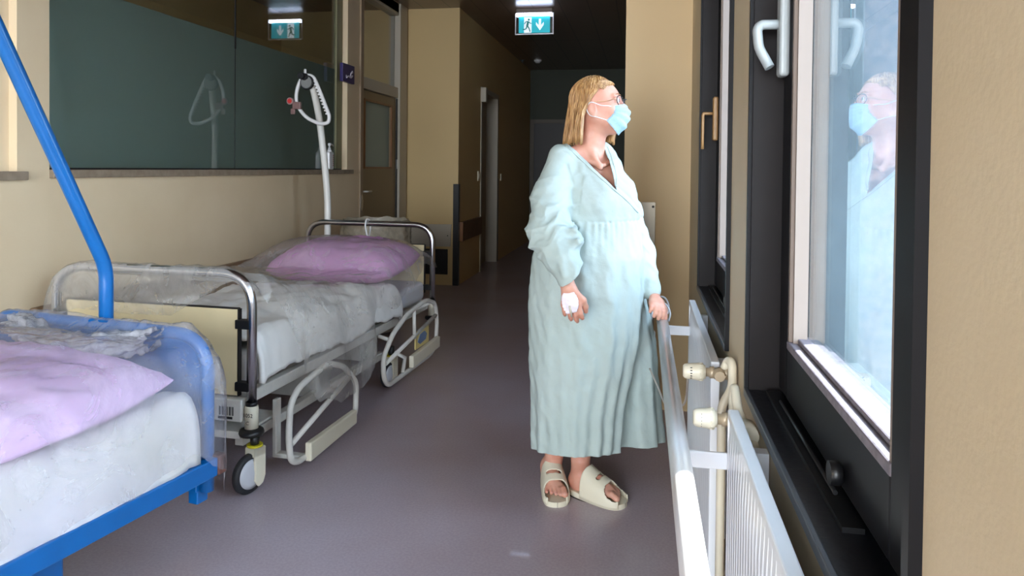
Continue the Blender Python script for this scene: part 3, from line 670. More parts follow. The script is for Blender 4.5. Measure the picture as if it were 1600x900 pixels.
for s in (-1,):
    side_rail(-.53, [(.12, .15), (.12, .33), (.25, .40), (.60, .40), (.72, .15)], [(.12, .25), (.72, .25)], None); side_rail(-.53, [(1.1, .15), (1.1, .33), (1.25, .40), (1.75, .40), (1.9, .15)], [(1.1, .25), (1.9, .25)], None)
# lifting pole on the head
def onbed(px, py, ly):
    n = Vector((-math.sin(WRZ), math.cos(WRZ), 0)); o = Vector(WB)+n*ly; d = ray(px, py); p = CAM+d*((o-CAM).dot(n)/d.dot(n))
    q = Matrix.Rotation(-WRZ, 3, 'Z') @ (p-Vector(WB)); return q
pl = MB().tube(smoothpath([(-.335, 2.19, .30), (-.335, 2.19, .8), onbed(511, 300, 2.19), onbed(502, 210, 2.15), onbed(496, 170, 2.11), onbed(488, 135, 2.06), onbed(479, 122, 2.02)], 8), .0235, 16).build('lifting_pole', M_wtube, bed)
tc_ = onbed(476, 120, 2.0)
MB().lathe([(.024, -.02), (.024, .012)], tc_, 'y').build('pole_cap', M_blk, pl)
MB().box((-.40, 2.13, .45), (-.30, 2.21, .5)).build('pole_clamp', M_blk, pl)
# mattress and bedding
mt = MB().box((-.435, .06, .40), (.435, 2.1, .53)).build('mattress', M_sheet, None, bevel=.035, seg=4)
tag(mt, 'white mattress lying on the white hospital bed under the clear wrap', 'mattress'); mt.location = WB; mt.rotation_euler = (0, 0, WRZ)
def wb(o): o.location = WB; o.rotation_euler = (0, 0, WRZ); return o
def duvet_top(x, y):
    z = .60+.035*fbm(x*2.2, y*1.6, 3)+.02*fbm(x*6, y*5, 8)
    z -= .05*max(0, min(1, (y-1.2)/.5)); z += .035*math.exp(-((y-.55)/.25)**2)
    return z
def duv(u, v):
    s = -.62+u*1.24; y = .07+v*1.55; a = abs(s); 
    if a < .42: x = s; z = duvet_top(s, y)
    else:
        q = a-.42; x = math.copysign(.42+.055*(1-math.exp(-q/.05)), s)+.008*fbm(y*5, s*3, 0); z = duvet_top(math.copysign(.42, s), y)-q*.95
    if v < .02 or v > .98: z -= .02
    return (x, y+.01*fbm(x*3, y*3, 5), z)
dv = tag(wb(MB().grid(duv, 70, 90).build('duvet', mat('bright_white_cotton', (244, 242, 238), .8, bump=.12, bscale=9), solid=.02, soff=-1)), 'white duvet lying on the white hospital bed under clear wrap', 'duvet')
pw = tag(wb(cushion('pillow', M_pillow, None, (.03, 1.74, .68), .84, .66, .30, tilt=.10, seed=3, wr=.015, puff=.55)), 'large lilac pillow at the head of the white bed under clear wrap', 'pillow')
# clear wrap over the white bed
def filmtop(s, y):
    z = .885 if y <= 0.03 else .885*math.exp(-y*1.9)+.668*(1-math.exp(-y*1.9))
    pz = .665+.18*max(0, 1-((y-1.74)/.40)**4)*max(0, 1-(s/.50)**4)**.6 if abs(y-1.74) < .40 and abs(s) < .5 else .665
    k = .06; h = max(k-abs(z-pz), 0)/k; z = max(z, pz)+h*h*k/4
    if y > 2.1: z -= .0
    return max(z, duvet_top(s, y)+.018 if y < 1.6 else .62)
def film(u, v):
    tt = -.20+v*2.36; sL, sR = -.62, .46
    yy = max(tt, 0)
    drop = .06+.46*math.exp(-((yy-.55)/.50)**4)+.16*math.exp(-((yy-1.45)/.35)**2)+.04*fbm(yy*3, 2, 2)
    if yy < .03: drop = .02
    elif yy < .25: drop = .02+(drop-.02)*(yy-.03)/.22
    s = -.50-.12+u*(.50+.12+.47+drop)
    out = .135 if yy < .85 else .135-.085*min(1, (yy-.85)/.3)
    if yy < .2: out = .05+.085*yy/.2
    a = abs(s); w_ = .012*fbm(s*3, tt*3, 1)+.007*fbm(s*9, tt*8, 4)
    if a < .47: x = s; z = filmtop(s, yy)
    else:
        q = a-.47; o_ = out if s > 0 else .04
        x = math.copysign(.47+o_*(1-math.exp(-q/.09)), s); z = filmtop(math.copysign(.47, s), yy)-q
        x += .02*math.sin(tt*14+2*math.sin(s*3))*min(1, q*4)
    if yy < .06 and a > .33:     # follow the rounded corner of the tube
        z -= (min(a, .48)-.33)**2*3.2
    y = yy
    if tt < 0: z += tt*(1.0 if s < .12 else max(.15, 1-(s-.12)*3)); y = -.028-.008*fbm(s*6, tt*8, 0)
    z = z+w_*(1 if tt > 0 else .3)
    # pulled folds from the foot corner towards the pillow
    z += .010*math.sin(26*(s*.7+yy*.45)+3*fbm(s*2, yy*2, 9))*math.exp(-((yy-.9)/.7)**2)*(1 if a < .5 else .3)
    return (x, y, max(z, .07))
fl = tag(wb(MB().grid(film, 150, 210).build('plastic_wrap', M_wrap)), 'clear plastic sheet draped over the white bed from foot rail to lilac pillow', 'plastic sheet')

# trapeze handle on the white pole
t = thing('trapeze_strap', 'white triangular grab handle hanging from the white lifting pole', 'grab handle', WB, WRZ)
TY = 2.03
hp = [onbed(x, y, TY) for x, y in ((477, 117), (490, 119), (503, 150), (515, 182), (513, 192), (500, 194), (478, 184), (463, 164), (463, 142), (470, 124))]
st = MB().tube(fillet(hp, .05, 5, closed=True), .0125, 12, closed=True).build('strap_loop', M_strap, t)
b = MB()
for k in range(11):
    q = hp[1].lerp(hp[3], .12+.8*k/10)+Vector((-.008, 0, -.004)); b.lathe([(.010, -.007), (.0145, 0), (.010, .007)], q, 'z', 12)
b.build('grip_ribs', M_strap, st)
rc_ = onbed(480, 129, TY-.01)
MB().lathe([(.048, -.012), (.052, 0), (.048, .012)], rc_, 'y', 28).build('reel', M_blk, t)
MB().lathe([(.040, -.016), (.040, .014)], rc_, 'y', 28).build('reel_face', mat('grey_reel', (120, 120, 118), .4), t)
MB().lathe([(.022, -.06), (.022, .0)], onbed(476, 120, TY-.02), 'y', 20).build('reel_knob', M_blk, t)
MB().tube([onbed(477, 117, TY), onbed(477, 108, TY)], .009, 10).build('hook_pin', M_strap, t)
t = thing('call_button', 'red nurse call button clipped to the grab handle', 'button', WB, WRZ)
c = onbed(454, 158, TY-.03)
MB().lathe([(.024, -.012), (.024, .008), (.020, .012)], c, 'y', 24).build('button_housing', mat('grey_pink_plastic', (150, 120, 118), .4), t); MB().lathe([(.016, -.016), (.016, -.012)], c, 'y', 20).build('red_cap', M_red, t)
c2 = onbed(464, 165, TY-.02)
MB().box(c2-Vector((.03, .012, .025)), c2+Vector((.03, .012, .025))).box(c2-Vector((.045, .008, .06)), c2-Vector((.012, -.004, .02))).build('clip', mat('brown_pink_clip', (120, 90, 86), .5), t, bevel=.004)

# bin with liner behind the head frame
t = thing('waste_bin', 'pale bin with a translucent liner folded over its rim behind the bed head', 'bin', (-2.08, 5.55, 0))
MB().lathe([(.20, .02), (.21, .03), (.255, .80), (.262, .84), (.255, .84), (.245, .8), (.2, .04)], caps=False).build('bin_body', mat('pale_grey_bin', (176, 166, 150), .5), t)
MB().tube([(.262*math.cos(a*PI/18), .262*math.sin(a*PI/18), .865) for a in range(36)], .008, 8, closed=True).build('rim_ring', M_edge, t)
def liner(u, v):
    a = u*2*PI; d_ = v*.36; r = .272+.012*math.sin(a*11+2*math.sin(a*3))*v+.015*fbm(math.cos(a)*3, math.sin(a)*3, v*4)
    z = .885-d_*(1+.25*fbm(math.cos(a)*2, math.sin(a)*2, 1))
    if v < .1: r = .255+.2*v
    return (r*math.cos(a), r*math.sin(a), z)
def liner2(u, v):
    a = u*2*PI; return ((.255-.06*v)*math.cos(a), (.255-.06*v)*math.sin(a), .885-.3*v+.01*math.sin(a*9))
MB().grid(liner, 120, 24, closed_u=True).grid(liner2, 60, 8, closed_u=True).build('bin_liner', M_bag, t)
t = thing('cord', 'thin pale cord looped over the chrome head tube of the white bed', 'cord', WB, WRZ)
MB().tube(smoothpath([(.02, 2.20, .70), (-.02, 2.19, .78), (.0, 2.175, .86), (-.005, 2.17, .925), (-.01, 2.13, .93), (-.012, 2.12, .88), (.01, 2.12, .80), (.05, 2.12, .74), (.09, 2.1, .70)], 8), .006, 8).build('cord_loop', M_strap, t)

# ------------------------------------------------------------------ blue hospital bed
BB = (-1.775, 2.13, 0); BRZ = math.radians(-9.8)
bb = thing('hospital_bed', 'blue enamelled hospital bed frame in the left foreground', 'bed', BB, BRZ)
poly = []
for (cx, cz, a0) in ((.36, .66, 0), (-.36, .66, 90)):
    for k in range(9): a = math.radians(a0+k*90/8); poly.append((cx+.12*math.cos(a), cz+.115*math.sin(a)))
poly += [(-.48, .36), (.48, .36)]
def ypr(b, poly, y0, y1):
    n = len(poly); b.add([(x, y0, z) for x, z in poly]+[(x, y1, z) for x, z in poly], [tuple(range(n)), tuple(range(n, 2*n))[::-1]]+[(i, n+i, n+(i+1) % n, (i+1) % n) for i in range(n)]); return b
ypr(MB(), poly, -.012, .012).build('headboard', M_blue, bb, bevel=.004)
MB().tube(fillet([(-.475, 0, .3), (-.475, 0, .775), (.475, 0, .775), (.475, 0, .3)], .125, 10), .02, 16, up=(0, 1, 0)).build('headboard_tube', M_blue, bb)
p_ = MB().tube(fillet([(.01, .045, .30), (.01, .045, .955), (-.005+.012, -.265, 1.58), (.03, -.52, 2.05), (.03, -.80, 2.15)], .05, 8), .0225, 20, up=(1, 0, 0)).build('lifting_pole', M_blue, bb)
MB().box((-.03, .0, .745), (.05, .075, .765)).box((-.09, -.0, .75), (-.02, .03, .762)).build('pole_bracket', M_blue, p_, bevel=.003)
for s in (-1, 1):
    bm_ = MB().box((s*.48-.0+.02-.016, -1.9, .352), (s*.48+.02+.016, .0, .408)).build('side_beam', M_blue, bb, bevel=.004)
    MB().box((s*.48+.0, .0, .352), (s*.48+.04, .035, .412)).build('beam_plug', M_rust, bm_, bevel=.005)
    for y in (.0, -1.86): MB().box((s*.44-.018, y-.022, .26), (s*.44+.018, y+.022, .50)).build('corner_post', M_blue, bb, bevel=.003)
for q_ in (((-.46, -.52, .34), (.46, -.48, .39)), ((-.46, -1.88, .34), (.46, -1.84, .39)), ((-.46, -.03, .30), (.46, .0, .36))): MB().box(*q_).build('cross_beam', M_blue, bb, bevel=.003)
MB().box((-.3, -1.6, .12), (.40, -.42, .33)).build('base_box', M_blue, bb, bevel=.01)
for (x, y) in ((.33, -.42), (-.33, -.42), (.33, -1.7), (-.33, -1.7)): caster(x, y, .3, bb, .06)
MB().box((-.46, -1.88, .395), (.46, -.03, .41)).build('mattress_platform', mat('dark_grey_platform', (60, 60, 66), .5), bb)
def bbp(o): o.location = BB; o.rotation_euler = (0, 0, BRZ); return o
m2 = tag(bbp(MB().box((-.455, -1.86, .41), (.455, -.03, .55)).build('mattress', M_sheet, None, bevel=.04, seg=4)), 'white mattress on the blue bed under clear wrap', 'mattress')
def duv2(u, v):
    s = -.60+u*1.24; y = -.06-v*1.75; a = abs(s); top = .588+.018*fbm(s*3, y*3, 4)+.01*fbm(s*8, y*7, 2)
    if a < .45: x = s; z = top
    else: q = a-.45; x = math.copysign(.45+.045*(1-math.exp(-q/.04)), s)+.006*fbm(y*5, s, 0); z = top-q
    return (x, y, z)
tag(bbp(MB().grid(duv2, 70, 80).build('bed_sheet', M_sheet, solid=.012)), 'white sheet spread over the mattress of the blue bed', 'sheet')
tag(bbp(cushion('pillow', M_pillow2, None, (.04, -.43, .66), .90, .66, .19, rz=.06, tilt=.05, roll=.03, seed=11, wr=.016, puff=.5)), 'pale lilac pillow on the blue bed under clear wrap', 'pillow')
def film2(u, v):
    tt = -.10+v*1.9; yy = -max(tt, 0)
    drop = .25+.02*fbm(yy*4, 1, 2)-.04*max(0, min(1, (-yy-.1)/1.0)); 
    if -yy < .12: drop = .36-.11*(-yy)/.12
    s = -.50+u*(.50+.47+drop); a = abs(s)
    f = math.exp(yy*6.0); pil = .675+.135*max(0, 1-((yy+.42)/.36)**4)*max(0, 1-((s+.0)/.50)**4)**.5 if abs(yy+.42) < .36 and abs(s) < .50 else .655-.03*min(1, max(0, (-yy-.8)/.4))
    z = .805*f+pil*(1-f)
    if -yy > .8: z -= .03
    if a < .46: x = s
    else:
        q = a-.46; x = math.copysign(.46+.065*(1-math.exp(-q/.05)), s); z = z-q; x += .012*math.sin(tt*17+1.5*math.sin(tt*5))*min(1, q*5)
    if -yy < .10 and a > .36: z -= (min(a, .47)-.36)**2*5*(1-(-yy)/.10)
    y = yy
    if tt < 0: z += tt*1.0; y = .03+.006*fbm(s*6, tt*6, 0)
    z += .010*fbm(s*5, yy*5, 7)+.006*fbm(s*14, yy*12, 3)+.007*math.sin(24*(s*.25-yy*.9)+2*fbm(s*2, yy*2, 9))*math.exp(-((yy+.5)/.5)**2)
    return (x, y, z)
tag(bbp(MB().grid(film2, 150, 190).build('plastic_wrap', M_wrap2)), 'clear plastic sheet wrapped over the blue bed and its lilac pillow', 'plastic sheet')
# bunched wrap knotted round the foot of the blue pole
def bunch(u, v):
    x = -.30+.62*u; h = .05+.03*math.sin(u*PI); 
    cy = -.045-.05*math.sin(u*PI)+.02*fbm(u*6, 0, 3); cz = .765-.05*math.sin(u*PI)+.02*fbm(u*5, 2, 3)
    a = v*2*PI; r = .03+.02*math.sin(u*PI)+.008*math.sin(a*7+u*9)+.01*fbm(u*8, math.cos(a), math.sin(a))
    return (x, cy+r*math.cos(a)*1.3, cz+r*math.sin(a)*.9)
tag(bbp(MB().grid(bunch, 70, 50).build('plastic_wrap_bunch', film_mat('bunched_plastic_wrap', .75, (232, 232, 236), 14, .9))), 'gathered roll of clear plastic wrap at the foot of the blue lifting pole', 'plastic sheet')

# ------------------------------------------------------------------ the patient
# implicit-surface modelling: smooth unions of tapered capsules and ellipsoids, meshed by surface nets
class SDF:
    def __init__(s, lo, hi, h):
        s.lo = np.array(lo, float); s.h = h; s.n = np.ceil((np.array(hi)-s.lo)/h).astype(int)+1
        s.f = np.full(s.n, 1.0, np.float32)
        s.ax = [s.lo[i]+h*np.arange(s.n[i]) for i in range(3)]
    def win(s, lo, hi):
        a = np.clip(np.floor((np.array(lo)-s.lo)/s.h).astype(int), 0, s.n); b = np.clip(np.ceil((np.array(hi)-s.lo)/s.h).astype(int)+1, 0, s.n)
        sl = tuple(slice(a[i], b[i]) for i in range(3))
        X, Y, Z = np.meshgrid(*(s.ax[i][sl[i]] for i in range(3)), indexing='ij', sparse=True)
        return sl, X, Y, Z
    def comb(s, sl, d, k, op='u'):
        f = s.f[sl]
        if op == 'u': h = np.maximum(k-np.abs(f-d), 0)/k; s.f[sl] = np.minimum(f, d)-h*h*k*.25
        else: d = -d; h = np.maximum(k-np.abs(f-d), 0)/k; s.f[sl] = np.maximum(f, d)+h*h*k*.25
    def cap(s, p, q, r1, r2=None, k=.012, op='u', disp=None):
        r2 = r1 if r2 is None else r2; p = np.array(p, float); q = np.array(q, float); m = max(r1, r2)+k+.03
        sl, X, Y, Z = s.win(np.minimum(p, q)-m, np.maximum(p, q)+m)
        d = q-p; L = max(d@d, 1e-9); t = np.clip(((X-p[0])*d[0]+(Y-p[1])*d[1]+(Z-p[2])*d[2])/L, 0, 1)
        D = np.sqrt((X-p[0]-t*d[0])**2+(Y-p[1]-t*d[1])**2+(Z-p[2]-t*d[2])**2)-(r1+(r2-r1)*t)
        if disp is not None: D = D+disp(X, Y, Z, t)
        s.comb(sl, D, k, op)
    def chain(s, pts, rs, k=.012, **kw):
        for i in range(len(pts)-1): s.cap(pts[i], pts[i+1], rs[i], rs[i+1], k, **kw)
    def ell(s, c, r, R=None, k=.012, op='u'):
        c = np.array(c, float); r = np.array(r, float); m = r.max()+k+.02; sl, X, Y, Z = s.win(c-m, c+m)
        X = X-c[0]; Y = Y-c[1]; Z = Z-c[2]
        if R is not None:
            R = np.array(R); a = [R[0, i]*X+R[1, i]*Y+R[2, i]*Z for i in range(3)]
        else: a = [X+0*Y+0*Z, Y+0*X+0*Z, Z+0*X+0*Y]
        k0 = np.sqrt((a[0]/r[0])**2+(a[1]/r[1])**2+(a[2]/r[2])**2); k1 = np.sqrt((a[0]/r[0]**2)**2+(a[1]/r[1]**2)**2+(a[2]/r[2]**2)**2)
        s.comb(sl, k0*(k0-1)/np.maximum(k1, 1e-6), k, op)
    def mesh(s):
        f = s.f; ins = f < 0; sh = np.array(f.shape)-1
        cnt = np.zeros(sh, np.int8)
        offs = [(i, j, k) for i in (0, 1) for j in (0, 1) for k in (0, 1)]
        for o in offs: cnt += ins[o[0]:o[0]+sh[0], o[1]:o[1]+sh[1], o[2]:o[2]+sh[2]]
        act = (cnt > 0) & (cnt < 8); idx = np.argwhere(act); vid = -np.ones(sh, int); vid[act] = np.arange(len(idx))
        val = np.stack([f[idx[:, 0]+o[0], idx[:, 1]+o[1], idx[:, 2]+o[2]] for o in offs], 1).astype(float)
        acc = np.zeros((len(idx), 3)); n = np.zeros(len(idx)); O = np.array(offs, float)
        for a in range(8):
            for b in range(a+1, 8):
                if abs(O[a]-O[b]).sum() != 1: continue
                m = (val[:, a] < 0) != (val[:, b] < 0); t = np.where(m, val[:, a]/np.where(m, val[:, a]-val[:, b], 1), 0)
                acc += (O[a]+(O[b]-O[a])*t[:, None])*m[:, None]; n += m
        V = s.lo+s.h*(idx+acc/n[:, None]); Q = []
        for ax in range(3):
            u, v = [(1, 2), (2, 0), (0, 1)][ax]
            sl0 = [slice(1, -1)]*3; sl1 = [slice(1, -1)]*3; sl0[ax] = slice(0, -1); sl1[ax] = slice(1, None)
            A = ins[tuple(sl0)]; B = ins[tuple(sl1)]; e = np.argwhere(A != B)
            inside = A[tuple(e.T)]; base = e.copy(); base[:, u] += 1; base[:, v] += 1
            def g(du, dv): c = base.copy(); c[:, u] += du; c[:, v] += dv; return vid[tuple(c.T)]
            q = np.stack([g(-1, -1), g(0, -1), g(0, 0), g(-1, 0)], 1); q[~inside] = q[~inside][:, ::-1]; Q.append(q)
        return V, np.concatenate(Q)
    def build(s, name, m, parent, smooth=0, keep=True, **kw):
        V, Q = s.mesh(); me = bpy.data.meshes.new(name); me.from_pydata(V.tolist(), [], Q.tolist()); me.update()
        me.polygons.foreach_set('use_smooth', [True]*len(me.polygons)); me.materials.append(m)
        o = bpy.data.objects.new(name, me); COL.objects.link(o); o.parent = parent
        if smooth: q = o.modifiers.new('smooth', 'SMOOTH'); q.iterations = smooth; q.factor = .5
        for a, b_ in kw.items(): o[a] = b_
        return o

PD = 2.909; PB = Vector((-.214, 2.894, 0))
person = thing('person', 'person in a long mint gown and blue mask standing with one hand on the handrail', 'person', PB, YAW)
PINV = Matrix.Rotation(-YAW, 3, 'Z')
def W(px, py, dd=0.0):
    p = PINV @ (atD(px, py, PD+dd)-PB); return np.array(p)
# head frame
HC = W(932, 165, .0); YH = math.radians(-15); 
fw = np.array([math.cos(YH)*.995, math.sin(YH)*.995, .05]); fw /= np.linalg.norm(fw)
rt = np.cross(fw, [0, 0, 1]); rt /= np.linalg.norm(rt); up = np.cross(rt, fw)        # rt = her right = towards the camera
HR = np.stack([fw, rt, up], 1)
def H(x, r, z): return HC+fw*x+rt*r+up*z
S = SDF((-.40, -.42, -.01), (.40, .36, 1.72), .0036)
# --- head
S.ell(H(.0, 0, .018), (.093, .075, .084), HR, .02)
S.ell(H(.030, 0, -.045), (.060, .056, .074), HR, .03)
S.cap(H(.068, -.008, -.096), H(.068, .008, -.096), .021, None, .02)
S.cap(H(.045, .042, -.07), H(.0, .058, -.045), .014, .016, .03); S.cap(H(.045, -.042, -.07), H(.0, -.058, -.045), .014, .016, .03)
for s_ in (-1, 1):
    S.ell(H(.055, s_*.036, -.022), (.032, .026, .026), HR, .02)
    S.ell(H(.100, s_*.031, .012), (.022, .019, .013), HR, .010, 'd')
    S.cap(H(.085, s_*.014, .030), H(.076, s_*.046, .030), .008, .006, .014)
    S.ell(H(.0805, s_*.031, .012), (.0125, .0135, .0125), HR, .003)
    S.cap(H(.090, s_*.018, .0035), H(.082, s_*.046, .005), .0028, .002, .005); S.cap(H(.091, s_*.018, .019), H(.083, s_*.046, .019), .003, .002, .005)
    S.ell(H(-.006, s_*.079, -.018), (.018, .010, .031), HR, .004); S.ell(H(.001, s_*.091, -.016), (.010, .008, .018), HR, .004, 'd'); S.ell(H(.0, s_*.074, -.045), (.008, .007, .010), HR, .006)
S.cap(H(.088, 0, .020), H(.116, 0, -.024), .006, .010, .012); S.cap(H(.106, -.009, -.028), H(.106, .009, -.028), .0075, None, .008)
S.cap(H(.091, -.018, -.058), H(.091, .018, -.058), .006, None, .008); S.cap(H(.088, -.015, -.067), H(.088, .015, -.067), .0065, None, .008)
# --- neck, chest, shoulders (mostly under the gown)
NB = W(922, 236, .03); CH = W(925, 262, .0)
S.chain([H(-.018, 0, -.05), (H(-.02, 0, -.11)+NB)/2, NB], [.052, .047, .054], .03)
SR, SL = W(878, 247, -.03), W(955, 262, .12)
S.chain([SR, NB+np.array([0, .01, -.03]), SL], [.042, .050, .038], .04)
S.ell(W(928, 292, .03), (.115, .085, .12), None, .04); S.cap(W(925, 330, .03), W(915, 470, .04), .10, .12, .05)
for a_, b_ in (((922, 232, -.02), (938, 262, -.06)),): S.cap(W(*a_), W(*b_), .012, .010, .02)
S.cap(W(905, 250, -.035), W(938, 258, -.055), .008, .007, .012); S.cap(W(945, 258, -.05), W(956, 252, .0), .008, .007, .012)
# --- legs
HPR, HPL = W(892, 480, .02), W(925, 480, .06)
AR, AL = W(864, 742, .09), W(906, 752, .06)
KR, KL = W(872, 610, .05), W(912, 610, .03)
S.chain([HPR, KR, (KR*.65+AR*.35)+np.array([0, .015, 0]), AR], [.085, .055, .052, .030], .03)
S.chain([HPL, KL, (KL*.65+AL*.35)+np.array([0, .015, 0]), AL], [.085, .055, .052, .032], .03)
def foot(ank, heel, toe, wide, side):
    heel = np.array([heel[0], heel[1], .052]); toe = np.array([toe[0], toe[1], .045]); d = toe-heel; d /= np.linalg.norm(d); s_ = np.array([-d[1], d[0], 0])*side
    L = np.linalg.norm(toe-heel)
    S.chain([ank, heel+d*.045+[0, 0, .035]], [.031, .034], .025)
    S.cap(heel+d*.015, heel+d*.05, .027, .030, .02)
    S.chain([heel+d*.05+[0, 0, .030], heel+d*(L*.55)+[0, 0, .018], heel+d*(L*.78)+[0, 0, .0]], [.034, .027, .018], .025)
    S.cap(heel+d*L*.74+s_*.022, heel+d*L*.70-s_*.028, .018, .015, .02)
    for i in range(5):                      # i = 0 big toe on the inner side
        o = .030-i*.0155; r = [.0125, .0085, .008, .0078, .0075][i]; l = [.0, -.002, -.009, -.018, -.028][i]
        b0 = heel+d*(L*.76+l*.6)+s_*o*.95; t0 = heel+d*(L+l-.006)+s_*o*1.08+[0, 0, -.004]
        mid = (b0+t0)/2+[0, 0, .007]; S.chain([b0, mid, t0], [r*1.05, r*.92, r], .004)
    return d, s_, L, heel
gR = PINV @ ((lambda d: CAM+d*(-1.3/d.z))(ray(858, 757))-PB); gR2 = PINV @ ((lambda d: CAM+d*(-1.3/d.z))(ray(868, 785))-PB)
gL = PINV @ ((lambda d: CAM+d*(-1.3/d.z))(ray(899, 770))-PB); gL2 = PINV @ ((lambda d: CAM+d*(-1.3/d.z))(ray(965, 790))-PB)
def fixlen(a, b, L):
    d = b-a; d.z = 0; d.normalize(); m = (a+b)/2; return np.array(m-d*L/2), np.array(m+d*L/2)
hR, tR = fixlen(gR, gR2, .225); hL, tL = fixlen(gL, gL2, .225)
AR[:2] = hR[:2]+(tR-hR)[:2]/.225*.035; AL[:2] = hL[:2]+(tL-hL)[:2]/.225*.035
fR = foot(AR, hR, tR, .1, 1); fL = foot(AL, hL, tL, .1, -1)
# --- right arm and hand (nearer the camera, hanging)
ER, WR = W(862, 385, -.19), W(889, 450, -.29)
S.chain([SR, ER, WR], [.045, .040, .0255], .02)
def hand(wr, dirv, nrm, side, curl, k0=.007, thumb=None, sc=1.0):
    """wr wrist, dirv towards fingers, nrm = back of the hand, side = towards index finger"""
    d = dirv/np.linalg.norm(dirv); n = nrm-d*(nrm@d); n /= np.linalg.norm(n); s_ = np.cross(n, d)*side
    pal = wr+d*.075*sc
    for i in range(4):
        o = (.028-.0185*i)*sc; S.cap(wr+s_*o*.45+d*.008, pal+s_*o-d*.012*sc, .015, .0125, .014)
    F = [.068, .076, .070, .055]
    for i in range(4):
        o = (.029-.0190*i)*sc; p = pal+s_*o+d*[-.004, .0, -.004, -.012][i]; dd = d+s_*(.06-.05*i); ln = F[i]*sc*.42
        r = [.0092, .0094, .0088, .0078][i]; pts = [p-d*.01]; cu = curl
        for j, fr in enumerate((1.0, .62, .5)):
            a = cu[j] if isinstance(cu, (list, tuple)) else cu*(j+1)
            v = dd*math.cos(a)-n*math.sin(a); p = p+v*ln*fr; pts.append(p)
        S.chain(pts, [r*1.08, r, r*.92, r*.82], .0035)
    th = thumb or (.35, .5)
    b0 = wr+d*.022+s_*.022*sc; b1 = b0+(d*.75+s_*.55-n*th[0])*.040*sc; b2 = b1+(d*.95+s_*.12-n*th[1])*.030*sc; b3 = b2+(d*.95-s_*.08-n*th[1])*.022*sc
    S.chain([b0, b1, b2, b3], [.0155, .0125, .0105, .0088], .008)
    return d, n, s_
dR, nR, sR = hand(WR, W(896, 505, -.285)-WR, np.array([-.25, -.96, .12]), 1, [.16, .50, .85], sc=.95)
# --- left arm and hand resting on the handrail
EL, WL = W(998, 380, .14), W(1022, 462, .03)
S.chain([SL, EL, WL], [.045, .038, .024], .02)
RP = np.array(PINV @ (Vector((RLX-.004, 2.80, RLZ+.032))-PB))
dv_ = RP-WL
hand(WL+dv_*.12, dv_, np.array([.25, -.35, .9]), 1, [.30, .95, 1.35], thumb=(.5, .6), sc=.80)
body = S.build('body', M_skin, person, smooth=2)
# --- toe nails and finger nails
b = MB()
for (d, s_, L, heel), sd in ((fR, 1), (fL, 1)):
    for i in range(5):
        o = .030-i*.0155; l = [.0, -.002, -.009, -.018, -.028][i]; r = [.0125, .0085, .008, .0078, .0075][i]
        c = heel+d*(L+l-.004)+s_*o*1.08+[0, 0, -.004+r*.82]
        b.add([c+d*a*r*.6+s_*q*r*.6+np.array([0, 0, -.001*abs(q)-.003*max(a, 0)]) for a in (-1, 0, 1) for q in (-1, 0, 1)], [(0, 1, 4, 3), (1, 2, 5, 4), (3, 4, 7, 6), (4, 5, 8, 7)], True)
b.build('toenails', mat('toenail', (205, 140, 125), .25), body, solid=.001)
# --- gauze dressing with cannula on the back of the right hand
G = SDF(WR-.09, WR+.11, .002)
gc = WR+dR*.048+nR*.012
RG = np.stack([dR, sR, nR], 1)
G.ell(gc, (.038, .030, .012), RG, .004); G.ell(gc+dR*.012+sR*.006+nR*.006, (.022, .019, .011), RG, .008); G.ell(gc-dR*.018-sR*.004+nR*.004, (.02, .024, .010), RG, .006)
for a_ in range(7): G.cap(gc+dR*(.035-a_*.011)-sR*(.024-.001*(a_-3)**2)+nR*.004, gc+dR*(.030-a_*.010)+sR*(.024-.001*(a_-3)**2)+nR*.006, .006, .007, .003)
gz = G.build('hand_dressing', M_gauze, person, smooth=1)
MB().tube([gc+dR*.010+nR*.019, gc+dR*.035+nR*.012, gc+dR*.052+nR*.006], [.004, .004, .003], 10).build('cannula', mat('clear_cannula', (190, 180, 160), .2), gz)
# --- eyes
for s_ in (-1, 1):
    e = MB(); c = H(.0835, s_*.031, .012)
    def sph(u, v, c=c): a = u*2*PI; t = v*PI; return c+.0112*np.array([math.sin(t)*math.cos(a), math.sin(t)*math.sin(a), math.cos(t)])
    e.grid(sph, 20, 12, closed_u=True); eo = e.build('eye', M_eye, body)
    MB().tube([c+fw*.0095, c+fw*.0118], .0055, 14).build('iris', mat('blue_grey_iris', (70, 85, 95), .15), eo)
# --- eyebrow
b = MB()
for s_ in (-1, 1): b.tube([H(.094, s_*.014, .034), H(.091, s_*.03, .039), H(.080, s_*.046, .034)], [.002, .0028, .001], 8)
b.build('eyebrows', mat('light_brown_brow', (150, 105, 70), .7), body)
# --- mask
def mk(u, v):
    s = u*2-1
    zc = [(.0, -.004), (.25, -.028), (.5, -.058), (.8, -.094), (1, -.120)]; xc = [(.0, .112), (.25, .130), (.5, .127), (.8, .112), (1, .082)]
    zs = [(0, -.012), (1, -.066)]; xs = [(0, .072), (.5, .076), (1, .046)]; rs = [(0, .052), (.5, .055), (1, .063)]
    I = lambda T: float(np.interp(v, [p[0] for p in T], [p[1] for p in T]))
    a = abs(s); w_ = a**2.0; x = I(xc)*(1-w_)+I(xs)*w_; z = I(zc)*(1-a**1.6)+I(zs)*a**1.6; r = math.copysign(I(rs)*math.sin(a*PI/2)**.9 if a > 0 else 0, s)
    x += .0022*math.sin(v*4*2*PI+a*2.5)*(1-.3*a)+.002*fbm(s*3, v*3, 2)
    return tuple(H(x, r, z))
m_ = MB().grid(mk, 48, 44).build('face_mask', M_mask, person, solid=.0016, soff=1)
b = MB()
